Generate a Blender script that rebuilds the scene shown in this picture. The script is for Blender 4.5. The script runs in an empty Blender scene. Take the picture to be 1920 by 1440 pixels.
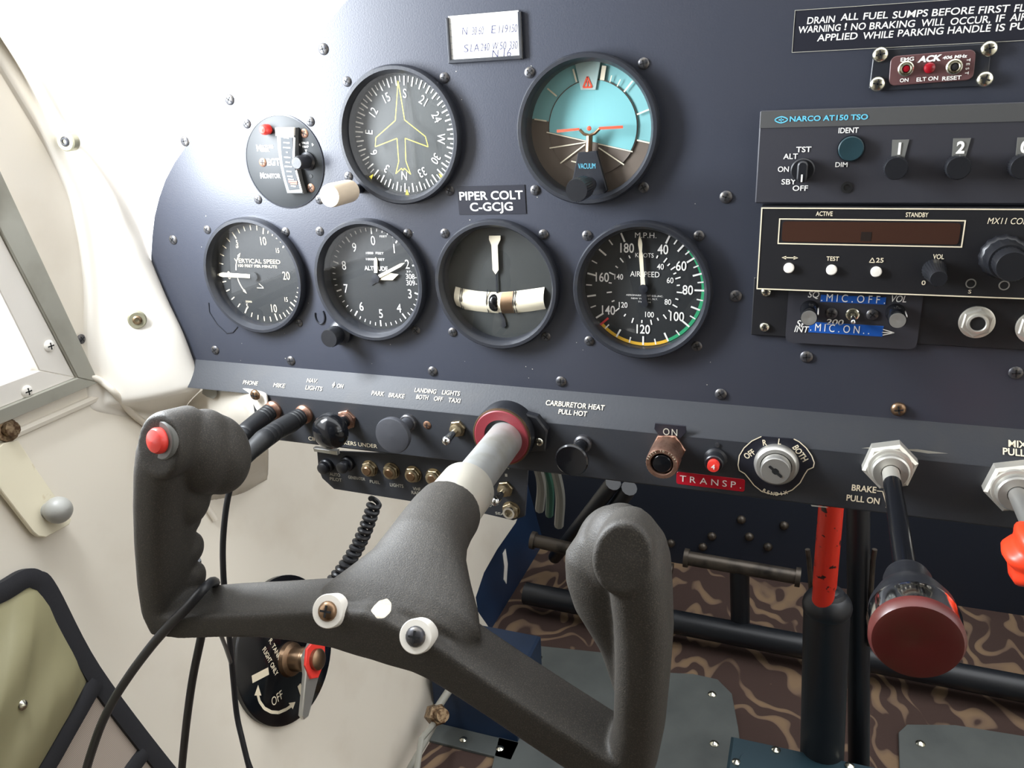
import bpy, bmesh, math, random
from mathutils import Matrix, Vector
random.seed(7)
SC = bpy.context.scene
COL = SC.collection
PI = math.pi
Z0 = 0.6                                    # height of the airspeed indicator's centre above the cabin floor

# ------------------------------------------------------------------ camera
F_PX = 1524.0
CAM = Vector((0.0967, -0.4828, 0.1189 + Z0))
RM = (Matrix.Rotation(0.36554, 3, 'Z') @ Matrix.Rotation(-0.34803, 3, 'X') @ Matrix.Rotation(0.046356, 3, 'Y'))
cam = bpy.data.cameras.new('camera')
cam.sensor_fit = 'HORIZONTAL'; cam.sensor_width = 36.0
cam.lens = 36.0 * F_PX / 1920.0
cam.clip_start = 0.01; cam.clip_end = 100
camo = bpy.data.objects.new('camera', cam); COL.objects.link(camo)
camo.matrix_world = Matrix.Translation(CAM) @ (RM @ Matrix.Rotation(PI / 2, 3, 'X')).to_4x4()
SC.camera = camo

# ------------------------------------------------------------------ world, lights, exposure
SC.view_settings.view_transform = 'Standard'
SC.view_settings.look = 'None'
SC.view_settings.gamma = 1.0
SC.view_settings.use_curve_mapping = False
SC.view_settings.exposure = -0.52
SC.cycles.max_bounces = 10
SC.cycles.transparent_max_bounces = 16
SC.cycles.use_denoising = True
SC.cycles.sample_clamp_indirect = 6.0
wd = bpy.data.worlds.new('overcast_sky'); SC.world = wd; wd.use_nodes = True
bgn = wd.node_tree.nodes['Background']
bgn.inputs[0].default_value = (0.96, 0.98, 1.0, 1); bgn.inputs[1].default_value = 4.8


def lamp(name, kind, loc, target, energy, color=(1, 1, 1), **kw):
    l = bpy.data.lights.new(name, kind); l.energy = energy; l.color = color
    for k, v in kw.items(): setattr(l, k, v)
    o = bpy.data.objects.new(name, l); COL.objects.link(o)
    o.location = loc
    d = Vector(target) - Vector(loc)
    o.rotation_euler = d.to_track_quat('-Z', 'Y').to_euler()
    return o


# added lamp inside the left window, imitates lens glare over the panel's upper left
lamp('panel_glare_lamp', 'AREA', (-0.378, -0.150, Z0 + 0.18), (0.2, -0.06, Z0 + 0.14), 11.0, (0.88, 0.94, 1.0), shape='RECTANGLE', size=.08, size_y=.26)


# ------------------------------------------------------------------ pixel <-> place helpers (used to take measurements of the photograph)
def ray(px, py): return RM @ Vector(((px - 960) / F_PX, 1.0, -(py - 720) / F_PX))
def aty(px, py, y=0.0): d = ray(px, py); return CAM + d * ((y - CAM.y) / d.y)
def atz(px, py, z): d = ray(px, py); return CAM + d * ((z - CAM.z) / d.z)
def onp(px, py, p, n): d = ray(px, py); return CAM + d * ((Vector(p) - CAM).dot(n) / d.dot(n))
def proj(P):
    d = RM.transposed() @ (Vector(P) - CAM)
    return (960 + F_PX * d.x / d.y, 720 - F_PX * d.z / d.y)
def reach(base, px, py):
    """how far a shaft that starts at base sticks out towards the pilot so that its end shows at px, py"""
    best = (1e9, 0)
    for i in range(400):
        L = i * 0.0006
        q = proj((base[0], base[1] - L, base[2])); e = (q[0] - px) ** 2 + (q[1] - py) ** 2
        if e < best[0]: best = (e, L)
    return best[1]


# ------------------------------------------------------------------ materials
def lin(c):
    if isinstance(c, str):
        c = [int(c[i:i + 2], 16) / 255 for i in (1, 3, 5)]
    return tuple(x / 12.92 if x <= 0.04045 else ((x + 0.055) / 1.055) ** 2.4 for x in c)
MATS = {}
def mat(name, col, rough=0.5, metal=0.0, bump=None, var=None, spec=0.5, emit=None, coat=0.0):
    """bump=(scale,strength)  var=(scale, second colour, low, high): a procedural second colour in noise patches"""
    m = bpy.data.materials.new(name); m.use_nodes = True; MATS[name] = m
    nt = m.node_tree; b = nt.nodes['Principled BSDF']
    c = lin(col); b.inputs['Base Color'].default_value = (*c, 1)
    b.inputs['Roughness'].default_value = rough; b.inputs['Metallic'].default_value = metal
    b.inputs['Specular IOR Level'].default_value = spec
    b.inputs['Coat Weight'].default_value = coat
    tc = nt.nodes.new('ShaderNodeTexCoord')
    if var:
        n = nt.nodes.new('ShaderNodeTexNoise'); n.inputs['Scale'].default_value = var[0]; n.inputs['Detail'].default_value = 5
        r = nt.nodes.new('ShaderNodeValToRGB')
        r.color_ramp.elements[0].position = var[2]; r.color_ramp.elements[1].position = var[3]
        r.color_ramp.elements[0].color = (*c, 1); r.color_ramp.elements[1].color = (*lin(var[1]), 1)
        nt.links.new(tc.outputs['Object'], n.inputs['Vector']); nt.links.new(n.outputs['Fac'], r.inputs['Fac'])
        nt.links.new(r.outputs['Color'], b.inputs['Base Color'])
    if bump:
        n2 = nt.nodes.new('ShaderNodeTexNoise'); n2.inputs['Scale'].default_value = bump[0]; n2.inputs['Detail'].default_value = 3
        bp = nt.nodes.new('ShaderNodeBump'); bp.inputs['Strength'].default_value = bump[1]; bp.inputs['Distance'].default_value = 0.0005
        nt.links.new(tc.outputs['Object'], n2.inputs['Vector']); nt.links.new(n2.outputs['Fac'], bp.inputs['Height'])
        nt.links.new(bp.outputs['Normal'], b.inputs['Normal'])
    if emit:
        b.inputs['Emission Color'].default_value = (*lin(emit[0]), 1); b.inputs['Emission Strength'].default_value = emit[1]
    return m
def glassmat(name, tint=(1, 1, 1), f0=0.06):
    m = bpy.data.materials.new(name); m.use_nodes = True; MATS[name] = m
    nt = m.node_tree; nt.nodes.remove(nt.nodes['Principled BSDF']); out = nt.nodes['Material Output']
    t = nt.nodes.new('ShaderNodeBsdfTransparent'); t.inputs[0].default_value = (*tint, 1)
    g = nt.nodes.new('ShaderNodeBsdfGlossy'); g.inputs['Roughness'].default_value = 0.02
    fr = nt.nodes.new('ShaderNodeFresnel'); ior = 1.0 + f0 * 9
    geo = nt.nodes.new('ShaderNodeNewGeometry'); mr = nt.nodes.new('ShaderNodeMapRange')      # same reflectance from either side of the thin pane
    mr.inputs['To Min'].default_value = ior; mr.inputs['To Max'].default_value = 1.0 / ior
    nt.links.new(geo.outputs['Backfacing'], mr.inputs['Value']); nt.links.new(mr.outputs['Result'], fr.inputs['IOR'])
    mx = nt.nodes.new('ShaderNodeMixShader')
    nt.links.new(fr.outputs[0], mx.inputs[0]); nt.links.new(t.outputs[0], mx.inputs[1]); nt.links.new(g.outputs[0], mx.inputs[2])
    nt.links.new(mx.outputs[0], out.inputs['Surface'])
    return m

mat('panel_black', '#343741', 0.40, 0, (900, 0.12), (5, '#393a42', 0.45, 0.75))
mat('subpanel_black', '#2a2c31', 0.58, 0, (700, 0.15), (30, '#343333', 0.55, 0.85))
mat('bezel_black', '#24262c', 0.38, 0, (600, 0.08), (60, '#3a3835', 0.6, 0.85))
mat('dial_black', '#1d2022', 0.6)
mat('dial_grey', '#2e3130', 0.6)
mat('recess_black', '#08080a', 0.7)
mat('knob_black', '#1b1c20', 0.38, 0, (500, 0.1))
mat('knob_gloss', '#111215', 0.16)
mat('knob_grey', '#3a3b40', 0.5, 0, (400, 0.15))
mat('knob_teal', '#23383e', 0.3)
mat('screw_black', '#4c4c50', 0.4, 0.6, None, (400, '#7a746c', 0.5, 0.75))
mat('screw_rust', '#6a4a3c', 0.5, 0.5, None, (500, '#8a6a52', 0.4, 0.7))
mat('screw_bright', '#d8d6c4', 0.22, 1.0)
mat('brass', '#a3957a', 0.42, 0.9, None, (300, '#6e604a', 0.45, 0.7))
mat('copper', '#a88472', 0.4, 0.9, None, (300, '#7a5546', 0.5, 0.8))
mat('brown_metal', '#8a7058', 0.35, 0.9)
mat('chrome', '#e0e0de', 0.1, 1.0)
mat('steel', '#c4c2bc', 0.36, 0.8, (300, 0.1))
mat('shaft_steel', '#c6c7c4', 0.42, 0.75, None, (60, '#aaa698', 0.5, 0.8))
mat('alu', '#d6d2c8', 0.42, 0.7, (200, 0.1))
mat('white_ink', '#f2f0ea', 0.6)
mat('cream_ink', '#e9dcc0', 0.6)
mat('lume', '#f0e6cc', 0.6)
mat('grey_ink', '#b9b6a8', 0.6)
mat('cyan_ink', '#5fb9d4', 0.6)
mat('yellow_ink', '#e2cf45', 0.6)
mat('yellow_band', '#e6b436', 0.6)
mat('green_band', '#2f9f6c', 0.6)
mat('red_ink', '#d23c3c', 0.5)
mat('orange_ink', '#f0573a', 0.5)
mat('teal_sky', '#79b8bb', 0.55)
mat('teal_ring', '#82bbbd', 0.55)
mat('brown_earth', '#5e5248', 0.6)
mat('brown_ring', '#6c6055', 0.6)
mat('pale_gate', '#a8c0bc', 0.5)
mat('paper', '#d6d5d0', 0.8)
mat('pen_ink', '#34345a', 0.8)
mat('grid_ink', '#a4a6ae', 0.8)
mat('placard_black', '#23242c', 0.35)
mat('beacon_plate', '#5d4040', 0.4)
mat('unit_grey', '#34343a', 0.45, 0, (700, 0.08))
mat('unit_band', '#4c4c4c', 0.45)
mat('unit_black', '#1d1d20', 0.42, 0, (700, 0.08))
mat('window_grey', '#6a6a66', 0.5)
mat('scale_grey', '#4c4e50', 0.8, spec=.15)
mat('washer_metal', '#a8a48c', 0.4, 0.5)
mat('display_brown', '#3f2a22', 0.12)
mat('display_dark', '#2c2522', 0.12)
mat('blue_tape', '#2258ae', 0.3)
mat('red_tape', '#b3182a', 0.3)
mat('red_plastic', '#f0433a', 0.28)
mat('red_lamp', '#8c1420', 0.15)
mat('dark_red', '#5c2422', 0.36, 0, None, (40, '#553026', 0.45, 0.7))
mat('maroon', '#7c2a32', 0.45)
mat('cream_plastic', '#e6d3bb', 0.42)
mat('ivory', '#efeae0', 0.4)
mat('clear_plastic', '#5c5e5e', 0.4)
mat('yoke_plastic', '#35322e', 0.6, 0, (1500, 0.4), (1800, '#5c564c', 0.5, 0.8))
mat('rubber_black', '#1c1d1f', 0.5, 0, (500, 0.1))
mat('cable_black', '#222326', 0.42)
mat('wall_paint', '#e9e1d2', 0.42, 0, (8, 0.15), (14, '#ddd3c2', 0.5, 0.8))
mat('post_paint', '#efe9de', 0.4)
mat('bracket_paint', '#e4ddd0', 0.4, 0, None, (60, '#cfc4b8', 0.6, 0.8))
mat('bare_grey', '#96948a', 0.5)
mat('frame_grey', '#a6a498', 0.45, 0.2, None, (25, '#8f8c7e', 0.5, 0.8))
mat('retainer_white', '#f0ebe2', 0.4)
mat('lever_cream', '#e9e0c6', 0.4, 0, None, (70, '#b59a6a', 0.64, 0.74))
mat('grey_knob', '#a3a29c', 0.4)
mat('rusty_bolt', '#9a8468', 0.4, 0.8, None, (300, '#5d4632', 0.45, 0.6))
mat('olive_vinyl', '#a39d7a', 0.38, 0, (25, 0.5), (6, '#8a8262', 0.4, 0.8))
mat('trim_tape', '#26262a', 0.85, 0, (1500, 0.4))
mat('pocket_net', '#b9aca0', 0.9)
mat('mat_grey', '#565a58', 0.6, 0, (300, 0.1), (18, '#484c4b', 0.4, 0.7))
mat('navy_paint', '#1c2f4a', 0.45, 0, None, (14, '#16263c', 0.4, 0.7))
mat('firewall_dark', '#1a212e', 0.6)
mat('bar_dark', '#191c21', 0.4)
mat('bar_worn', '#544d45', 0.38, 0.6, None, (40, '#2a2724', 0.5, 0.7))
mat('console_blue', '#1d3640', 0.4)
mat('handle_red', '#d9321f', 0.35, 0, None, (110, '#2a1512', 0.61, 0.64))
mat('knob_red', '#f2401f', 0.4)
mat('wire_green', '#1f4a3c', 0.5)
mat('wire_white', '#6e6e68', 0.5)
mat('headliner', '#8f8b84', 0.9)
mat('seat_cloth', '#3a3936', 0.9)
glassmat('instrument_glass', f0=0.055)
glassmat('pane', f0=0.05)
# net: fine ribs
def rib(m, axis, scale, c2):
    nt = MATS[m].node_tree; b = nt.nodes['Principled BSDF']
    tc = nt.nodes.new('ShaderNodeTexCoord'); w = nt.nodes.new('ShaderNodeTexWave'); w.bands_direction = axis; w.inputs['Scale'].default_value = scale
    r = nt.nodes.new('ShaderNodeValToRGB'); r.color_ramp.elements[0].color = (*lin(c2), 1); r.color_ramp.elements[1].color = b.inputs['Base Color'].default_value
    nt.links.new(tc.outputs['Object'], w.inputs['Vector']); nt.links.new(w.outputs['Fac'], r.inputs['Fac']); nt.links.new(r.outputs['Color'], b.inputs['Base Color'])
rib('pocket_net', 'Y', 260, '#a09286')
# carpet: tan scrolls on dark brown
def carpet():
    m = mat('carpet', '#33241f', 0.95, 0, (600, 0.6))
    nt = m.node_tree; b = nt.nodes['Principled BSDF']; L = nt.links.new
    tc = nt.nodes.new('ShaderNodeTexCoord')
    n = nt.nodes.new('ShaderNodeTexNoise'); n.inputs['Scale'].default_value = 7; n.inputs['Detail'].default_value = 1.5
    mul = nt.nodes.new('ShaderNodeVectorMath'); mul.operation = 'MULTIPLY_ADD'; mul.inputs[1].default_value = (0.11, 0.11, 0)
    st = nt.nodes.new('ShaderNodeVectorMath'); st.operation = 'MULTIPLY'; st.inputs[1].default_value = (1.0, 0.55, 1.0)
    L(tc.outputs['Object'], st.inputs[0]); L(st.outputs[0], n.inputs['Vector']); L(n.outputs['Color'], mul.inputs[0]); L(st.outputs[0], mul.inputs[2])
    v = nt.nodes.new('ShaderNodeTexWave'); v.wave_type = 'RINGS'; v.rings_direction = 'Z'; v.inputs['Scale'].default_value = 11
    v.inputs['Distortion'].default_value = 9.0; v.inputs['Detail'].default_value = 0.6; v.inputs['Detail Scale'].default_value = 2.6
    L(mul.outputs[0], v.inputs['Vector'])
    v2 = nt.nodes.new('ShaderNodeTexVoronoi'); v2.feature = 'SMOOTH_F1'; v2.inputs['Scale'].default_value = 32; v2.inputs['Smoothness'].default_value = 0.4
    L(mul.outputs[0], v2.inputs['Vector'])
    a = nt.nodes.new('ShaderNodeMath'); a.operation = 'SUBTRACT'; L(v.outputs['Fac'], a.inputs[0]); L(v2.outputs['Distance'], a.inputs[1])
    r = nt.nodes.new('ShaderNodeValToRGB'); e = r.color_ramp.elements
    e[0].position = 0.18; e[0].color = (*lin('#3f2e28'), 1); e[1].position = 0.3; e[1].color = (*lin('#6c5848'), 1)
    x = e.new(0.62); x.color = (*lin('#7d664e'), 1)
    L(a.outputs[0], r.inputs['Fac']); L(r.outputs['Color'], b.inputs['Base Color'])
carpet()


# ------------------------------------------------------------------ mesh builder
TXT = {}
def glyphs(s, bold):
    k = (s, bold)
    if k not in TXT:
        c = bpy.data.curves.new('t', 'FONT'); c.body = s; c.size = 1.0; c.offset = bold; c.resolution_u = 4
        c.align_x = 'LEFT'
        o = bpy.data.objects.new('t', c); COL.objects.link(o)
        dg = bpy.context.evaluated_depsgraph_get()
        me = o.evaluated_get(dg).to_mesh()
        vs = [(v.co.x, v.co.y) for v in me.vertices]; fs = [tuple(p.vertices) for p in me.polygons]
        o.evaluated_get(dg).to_mesh_clear()
        bpy.data.objects.remove(o); bpy.data.curves.remove(c)
        TXT[k] = (vs, fs)
    return TXT[k]
HCAP = None

class MB:
    def __init__(s): s.v = []; s.f = []; s.m = []; s.mi = 0; s.M = Matrix.Identity(4); s.flat = set()
    def _add(s, vs, fs, flat=False):
        o = len(s.v)
        s.v += [s.M @ Vector(p) for p in vs]
        for f in fs:
            if flat: s.flat.add(len(s.f))
            s.f.append(tuple(i + o for i in f)); s.m.append(s.mi)
    def at(s, x=0, y=0, z=0, rx=0, ry=0, rz=0):
        s.M = Matrix.Translation((x, y, z)) @ Matrix.Rotation(rz, 4, 'Z') @ Matrix.Rotation(ry, 4, 'Y') @ Matrix.Rotation(rx, 4, 'X'); return s
    def lathe(s, prof, seg=40, knurl=None, sx=1.0, sy=1.0):
        """prof (r,z) from the back to the front; axis z"""
        vs = []; n = len(prof)
        for i in range(seg):
            a = 2 * PI * i / seg
            for (r, z) in prof:
                k = 1.0
                if knurl and r > knurl[0]: k = 1 - knurl[1] * (i % 2)
                vs.append((r * k * math.cos(a) * sx, r * k * math.sin(a) * sy, z))
        fs = []
        for i in range(seg):
            j = (i + 1) % seg
            for q in range(n - 1):
                fs.append((i * n + q, j * n + q, j * n + q + 1, i * n + q + 1))
        if prof[0][0] > 1e-9: fs.append(tuple(i * n for i in range(seg))[::-1])
        if prof[-1][0] > 1e-9: fs.append(tuple(i * n + n - 1 for i in range(seg)))
        s._add(vs, fs); return s
    def ring(s, prof, seg=64):
        """closed profile loop: a ring with no caps"""
        vs = []; n = len(prof)
        for i in range(seg):
            a = 2 * PI * i / seg
            for (r, z) in prof: vs.append((r * math.cos(a), r * math.sin(a), z))
        fs = []
        for i in range(seg):
            j = (i + 1) % seg
            for q in range(n): fs.append((i * n + q, j * n + q, j * n + (q + 1) % n, i * n + (q + 1) % n))
        s._add(vs, fs); return s
    def prism(s, out, z0, z1, bev=0.0):
        n = len(out); cx = sum(p[0] for p in out) / n; cy = sum(p[1] for p in out) / n
        a = sum(out[i][0] * out[(i + 1) % n][1] - out[(i + 1) % n][0] * out[i][1] for i in range(n))
        if a < 0: out = out[::-1]
        vs = [(x, y, z0) for x, y in out]
        rows = [z0]
        if bev:
            vs += [(x, y, z1 - bev) for x, y in out]
            ins = []
            for i in range(n):
                p, q, r = Vector(out[i - 1]), Vector(out[i]), Vector(out[(i + 1) % n])
                d1 = (q - p).normalized(); d2 = (r - q).normalized()
                nn = Vector((-d1.y - d2.y, d1.x + d2.x))
                nn = nn / max(nn.length ** 2 / 2, 0.3)
                ins.append((q.x + nn.x * bev, q.y + nn.y * bev, z1))
            vs += ins; k = 3
        else:
            vs += [(x, y, z1) for x, y in out]; k = 2
        fs = [tuple(range(n))[::-1], tuple(range((k - 1) * n, k * n))]
        for q in range(k - 1):
            for i in range(n):
                j = (i + 1) % n
                fs.append((q * n + i, q * n + j, (q + 1) * n + j, (q + 1) * n + i))
        s._add(vs, fs, True); return s
    def rrect(s, cx, cy, w, h, r, z0, z1, bev=0.0, n=5):
        s.prism(rr(cx, cy, w, h, r, n), z0, z1, bev); return s
    def box(s, x0, x1, y0, y1, z0, z1, bev=0.0):
        s.prism([(x0, y0), (x1, y0), (x1, y1), (x0, y1)], z0, z1, bev); return s
    def frame(s, cx, cy, w, h, t, z, d=0.0002):
        for (a, b, c, e) in ((cx - w / 2, cx + w / 2, cy + h / 2 - t, cy + h / 2), (cx - w / 2, cx + w / 2, cy - h / 2, cy - h / 2 + t),
                             (cx - w / 2, cx - w / 2 + t, cy - h / 2 + t, cy + h / 2 - t), (cx + w / 2 - t, cx + w / 2, cy - h / 2 + t, cy + h / 2 - t)):
            s.box(a, b, c, e, z, z + d)
        return s
    def tube(s, pts, r, seg=12, caps=True, closed=False):
        pts = [Vector(p) for p in pts]; n = len(pts)
        rs = r if isinstance(r, (list, tuple)) else [r] * n
        t0 = (pts[1] - pts[0]).normalized()
        u = t0.orthogonal().normalized(); vs = []
        for i in range(n):
            a = pts[i - 1] if (i or closed) else pts[0]; b = pts[(i + 1) % n] if (i < n - 1 or closed) else pts[-1]
            t = (b - a).normalized()
            u = (u - t * u.dot(t)).normalized(); w = t.cross(u)
            for k in range(seg):
                an = 2 * PI * k / seg
                vs.append(pts[i] + (u * math.cos(an) + w * math.sin(an)) * rs[i])
        fs = []
        for i in range(n if closed else n - 1):
            j = (i + 1) % n
            for k in range(seg):
                l = (k + 1) % seg
                fs.append((i * seg + k, i * seg + l, j * seg + l, j * seg + k))
        if caps and not closed:
            fs.append(tuple(range(seg))[::-1]); fs.append(tuple((n - 1) * seg + k for k in range(seg)))
        s._add(vs, fs); return s
    def loft(s, rings, caps=True):
        m = len(rings[0]); vs = [p for r in rings for p in r]; fs = []
        for i in range(len(rings) - 1):
            for k in range(m):
                l = (k + 1) % m
                fs.append((i * m + k, i * m + l, (i + 1) * m + l, (i + 1) * m + k))
        if caps: fs.append(tuple(range(m))[::-1]); fs.append(tuple((len(rings) - 1) * m + k for k in range(m)))
        s._add(vs, fs); return s
    def grid(s, rows):
        m = len(rows[0]); vs = [p for r in rows for p in r]
        s._add(vs, [(i * m + k, i * m + k + 1, (i + 1) * m + k + 1, (i + 1) * m + k) for i in range(len(rows) - 1) for k in range(m - 1)]); return s
    def ball(s, c, r, n=12, sx=1, sy=1, sz=1):
        vs = []; fs = []
        for i in range(n + 1):
            th = PI * i / n
            for k in range(2 * n):
                ph = PI * k / n
                vs.append((c[0] + r * sx * math.sin(th) * math.cos(ph), c[1] + r * sy * math.sin(th) * math.sin(ph), c[2] - r * sz * math.cos(th)))
        for i in range(n):
            for k in range(2 * n):
                l = (k + 1) % (2 * n)
                f = (i * 2 * n + k, i * 2 * n + l, (i + 1) * 2 * n + l, (i + 1) * 2 * n + k)
                if i == 0: f = (f[0], f[2], f[3])
                elif i == n - 1: f = (f[0], f[1], f[2])
                fs.append(f)
        s._add(vs, fs); return s
    def dome(s, r, z, h, seg=64, n=4):
        vs = [(0, 0, z + h)]; fs = []
        for i in range(1, n + 1):
            for k in range(seg): a = 2 * PI * k / seg; q = i / n; vs.append((r * q * math.cos(a), r * q * math.sin(a), z + h * (1 - q * q)))
        for k in range(seg):
            l = (k + 1) % seg; fs.append((0, 1 + k, 1 + l))
            for i in range(n - 1): fs.append((1 + i * seg + k, 1 + (i + 1) * seg + k, 1 + (i + 1) * seg + l, 1 + i * seg + l))
        s._add(vs, fs); return s
    def poly(s, pts, z): s._add([(x, y, z) for x, y in pts], [tuple(range(len(pts)))], True); return s
    def disc(s, cx, cy, r, z, n=40): return s.poly([(cx + r * math.cos(2 * PI * i / n), cy + r * math.sin(2 * PI * i / n)) for i in range(n)], z)
    def band(s, r0, r1, a0, a1, z, n=None):
        """flat ring sector, degrees clockwise from 12 o'clock"""
        n = n or max(2, int(abs(a1 - a0) / 4)); vs = []
        for i in range(n + 1):
            a = math.radians(a0 + (a1 - a0) * i / n)
            vs += [(r0 * math.sin(a), r0 * math.cos(a), z), (r1 * math.sin(a), r1 * math.cos(a), z)]
        s._add(vs, [(2 * i, 2 * i + 1, 2 * i + 3, 2 * i + 2) for i in range(n)], True); return s
    def tick(s, r0, r1, a, w, z):
        a = math.radians(a); d = Vector((math.sin(a), math.cos(a))); p = Vector((d.y, -d.x)) * w / 2
        q = [d * r0 - p, d * r0 + p, d * r1 + p, d * r1 - p]
        return s.poly([tuple(x) for x in q], z)
    def line(s, p, q, w, z):
        p, q = Vector(p), Vector(q); d = (q - p).normalized(); n = Vector((-d.y, d.x)) * w / 2
        return s.poly([tuple(p - n), tuple(q - n), tuple(q + n), tuple(p + n)], z)
    def poline(s, pts, w, z, closed=False):
        for i in range(len(pts) - (0 if closed else 1)):
            s.line(pts[i], pts[(i + 1) % len(pts)], w, z)
        return s
    def text(s, t, x, y, h, z, wx=1.0, rot=0.0, bold=0.0, align='C', shear=0.0, width=None, space=0.0):
        """capital letters h high, middle (or left/right end) at x, y; rot in degrees counter-clockwise"""
        global HCAP
        if HCAP is None: HCAP = max(p[1] for p in glyphs('H', 0.0)[0])
        if space:
            vs = []; fs = []; ox = 0
            for ch in t:
                if ch == ' ': ox += 0.35 + space; continue
                v, f = glyphs(ch, bold); mn = min(p[0] for p in v); mx = max(p[0] for p in v); o = len(vs)
                vs += [(p[0] - mn + ox, p[1]) for p in v]; fs += [tuple(i + o for i in q) for q in f]; ox += mx - mn + space
        else: vs, fs = glyphs(t, bold)
        if not vs: return s
        x0 = min(p[0] for p in vs); x1 = max(p[0] for p in vs)
        k = h / HCAP
        if width: wx = width / ((x1 - x0) * k)
        off = {'C': (x0 + x1) / 2, 'L': x0, 'R': x1}[align]
        c, sn = math.cos(math.radians(rot)), math.sin(math.radians(rot)); out = []
        for (px, py) in vs:
            u = (px - off) * k * wx + (py - HCAP / 2) * k * shear; v = (py - HCAP / 2) * k
            out.append((x + u * c - v * sn, y + u * sn + v * c, z))
        s._add(out, fs, True); return s
    def arctext(s, t, r, a0, h, z, wx=1.0, bold=0.0, step=None):
        for i, ch in enumerate(t):
            if ch == ' ': continue
            a = a0 + step * (i - (len(t) - 1) / 2)
            ra = math.radians(a); s.text(ch, r * math.sin(ra), r * math.cos(ra), h, z, wx, -a, bold)
        return s
    def hexa(s, r, z0, z1, bev=0.0008, rot=0.0):
        return s.prism([(r * math.cos(rot + PI / 3 * i), r * math.sin(rot + PI / 3 * i)) for i in range(6)], z0, z1, bev)
    def build(s, name, mats, smooth=True):
        me = bpy.data.meshes.new(name)
        me.from_pydata([tuple(v) for v in s.v], [], s.f)
        if isinstance(mats, str): mats = [mats]
        for m in mats: me.materials.append(MATS[m])
        me.polygons.foreach_set('material_index', s.m)
        me.update()
        if smooth:
            me.polygons.foreach_set('use_smooth', [i not in s.flat for i in range(len(s.f))])
            try: me.set_sharp_from_angle(angle=math.radians(38))
            except Exception: pass
        return me
def rr(cx, cy, w, h, r, n=5):
    o = []
    for (sx, sy, a0) in ((1, 1, 0), (-1, 1, 90), (-1, -1, 180), (1, -1, 270)):
        for i in range(n + 1):
            a = math.radians(a0 + 90 * i / n); o.append((cx + sx * (w / 2 - r) + r * math.cos(a), cy + sy * (h / 2 - r) + r * math.sin(a)))
    return o


# ------------------------------------------------------------------ objects
PN = Matrix.Rotation(PI / 2, 4, 'X')                 # local x right, y up, z out of the panel towards the pilot
def frame_m(loc, right, up):
    right = Vector(right).normalized(); up = Vector(up); out = right.cross(up).normalized(); up = out.cross(right)
    return Matrix(((right.x, up.x, out.x, loc[0]), (right.y, up.y, out.y, loc[1]), (right.z, up.z, out.z, loc[2]), (0, 0, 0, 1)))
def pm(loc): return Matrix.Translation(loc) @ PN
def tag(o, label, cat, group=None):
    o['label'] = label; o['category'] = cat
    if group: o['group'] = group
    return o
def thing(name, label, cat, M, group=None):
    o = bpy.data.objects.new(name, None); COL.objects.link(o); o.empty_display_size = 0.01
    if not isinstance(M, Matrix): M = Matrix.Translation(M)
    o.matrix_world = M
    return tag(o, label, cat, group)
def part(name, mb, mats, parent, label=None, smooth=True):
    me = mb.build(name, mats, smooth) if isinstance(mb, MB) else mb
    o = bpy.data.objects.new(name, me); COL.objects.link(o); o.parent = parent
    if label: o['label'] = label
    return o
def single(name, label, cat, mb, mats, M=None, group=None, smooth=True):
    me = mb.build(name, mats, smooth) if isinstance(mb, MB) else mb
    o = bpy.data.objects.new(name, me); COL.objects.link(o)
    if M is not None: o.matrix_world = M if isinstance(M, Matrix) else Matrix.Translation(M)
    return tag(o, label, cat, group)
def struct(name, mb, mats, M=None, smooth=True):
    me = mb.build(name, mats, smooth) if isinstance(mb, MB) else mb
    o = bpy.data.objects.new(name, me); COL.objects.link(o); o['kind'] = 'structure'
    if M is not None: o.matrix_world = M
    return o

def screw_mesh(r, h, m):
    mb = MB()
    mb.lathe([(r, 0), (r, h * .25), (r * .86, h * .62), (r * .6, h * .88), (r * .3, h), (0, h * 1.02)], 20)
    mb.mi = 1
    w = r * .2; l = r * .58
    for a in (0, PI / 2):
        mb.at(rz=a); mb.box(-l, l, -w / 2, w / 2, h * .80, h * 1.06)
    mb.at()
    return mb.build('screw', [m, 'recess_black'])
SCREW = {('black', 's'): screw_mesh(.0032, .0012, 'screw_black'), ('black', 'l'): screw_mesh(.0036, .0014, 'screw_black'),
         ('rust', 's'): screw_mesh(.003, .0008, 'screw_rust'), ('rust', 'l'): screw_mesh(.0042, .0026, 'brown_metal'),
         ('bright', 's'): screw_mesh(.0029, .0017, 'screw_bright'), ('bright', 'l'): screw_mesh(.0038, .0020, 'screw_bright')}
def screw(parent, x, y, z=0.0, kind='black', size='s', label=None):
    o = part('screw', SCREW[(kind, size)], None, parent, label)
    o.location = (x, y, z); o.rotation_euler = (0, 0, random.uniform(0, 1.5))
    return o

# ================================================================== the setting
XW = -0.40                                            # side wall
UPW = Matrix(((0, 0, 1, XW), (1, 0, 0, 0), (0, 1, 0, Z0), (0, 0, 0, 1)))     # upper side wall: local (y, z above gauge level, out)
LP = Vector((XW, 0, Z0 - .085)); LUP = (Vector((-.40, 0, -.085)) - Vector((-.283, 0, -.6))).normalized()
LWM = frame_m(LP, (0, 1, 0), LUP); LN = Vector((LWM[0][2], LWM[1][2], LWM[2][2]))
def WU(px, py, o=0.0): p = onp(px, py, (XW + o, 0, 0), Vector((1, 0, 0))); return (p.y, p.z - Z0)
def WLo(px, py, o=0.0): p = onp(px, py, LP + LN * o, LN); q = p - LP; return (q.y, q.dot(LUP))

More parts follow.
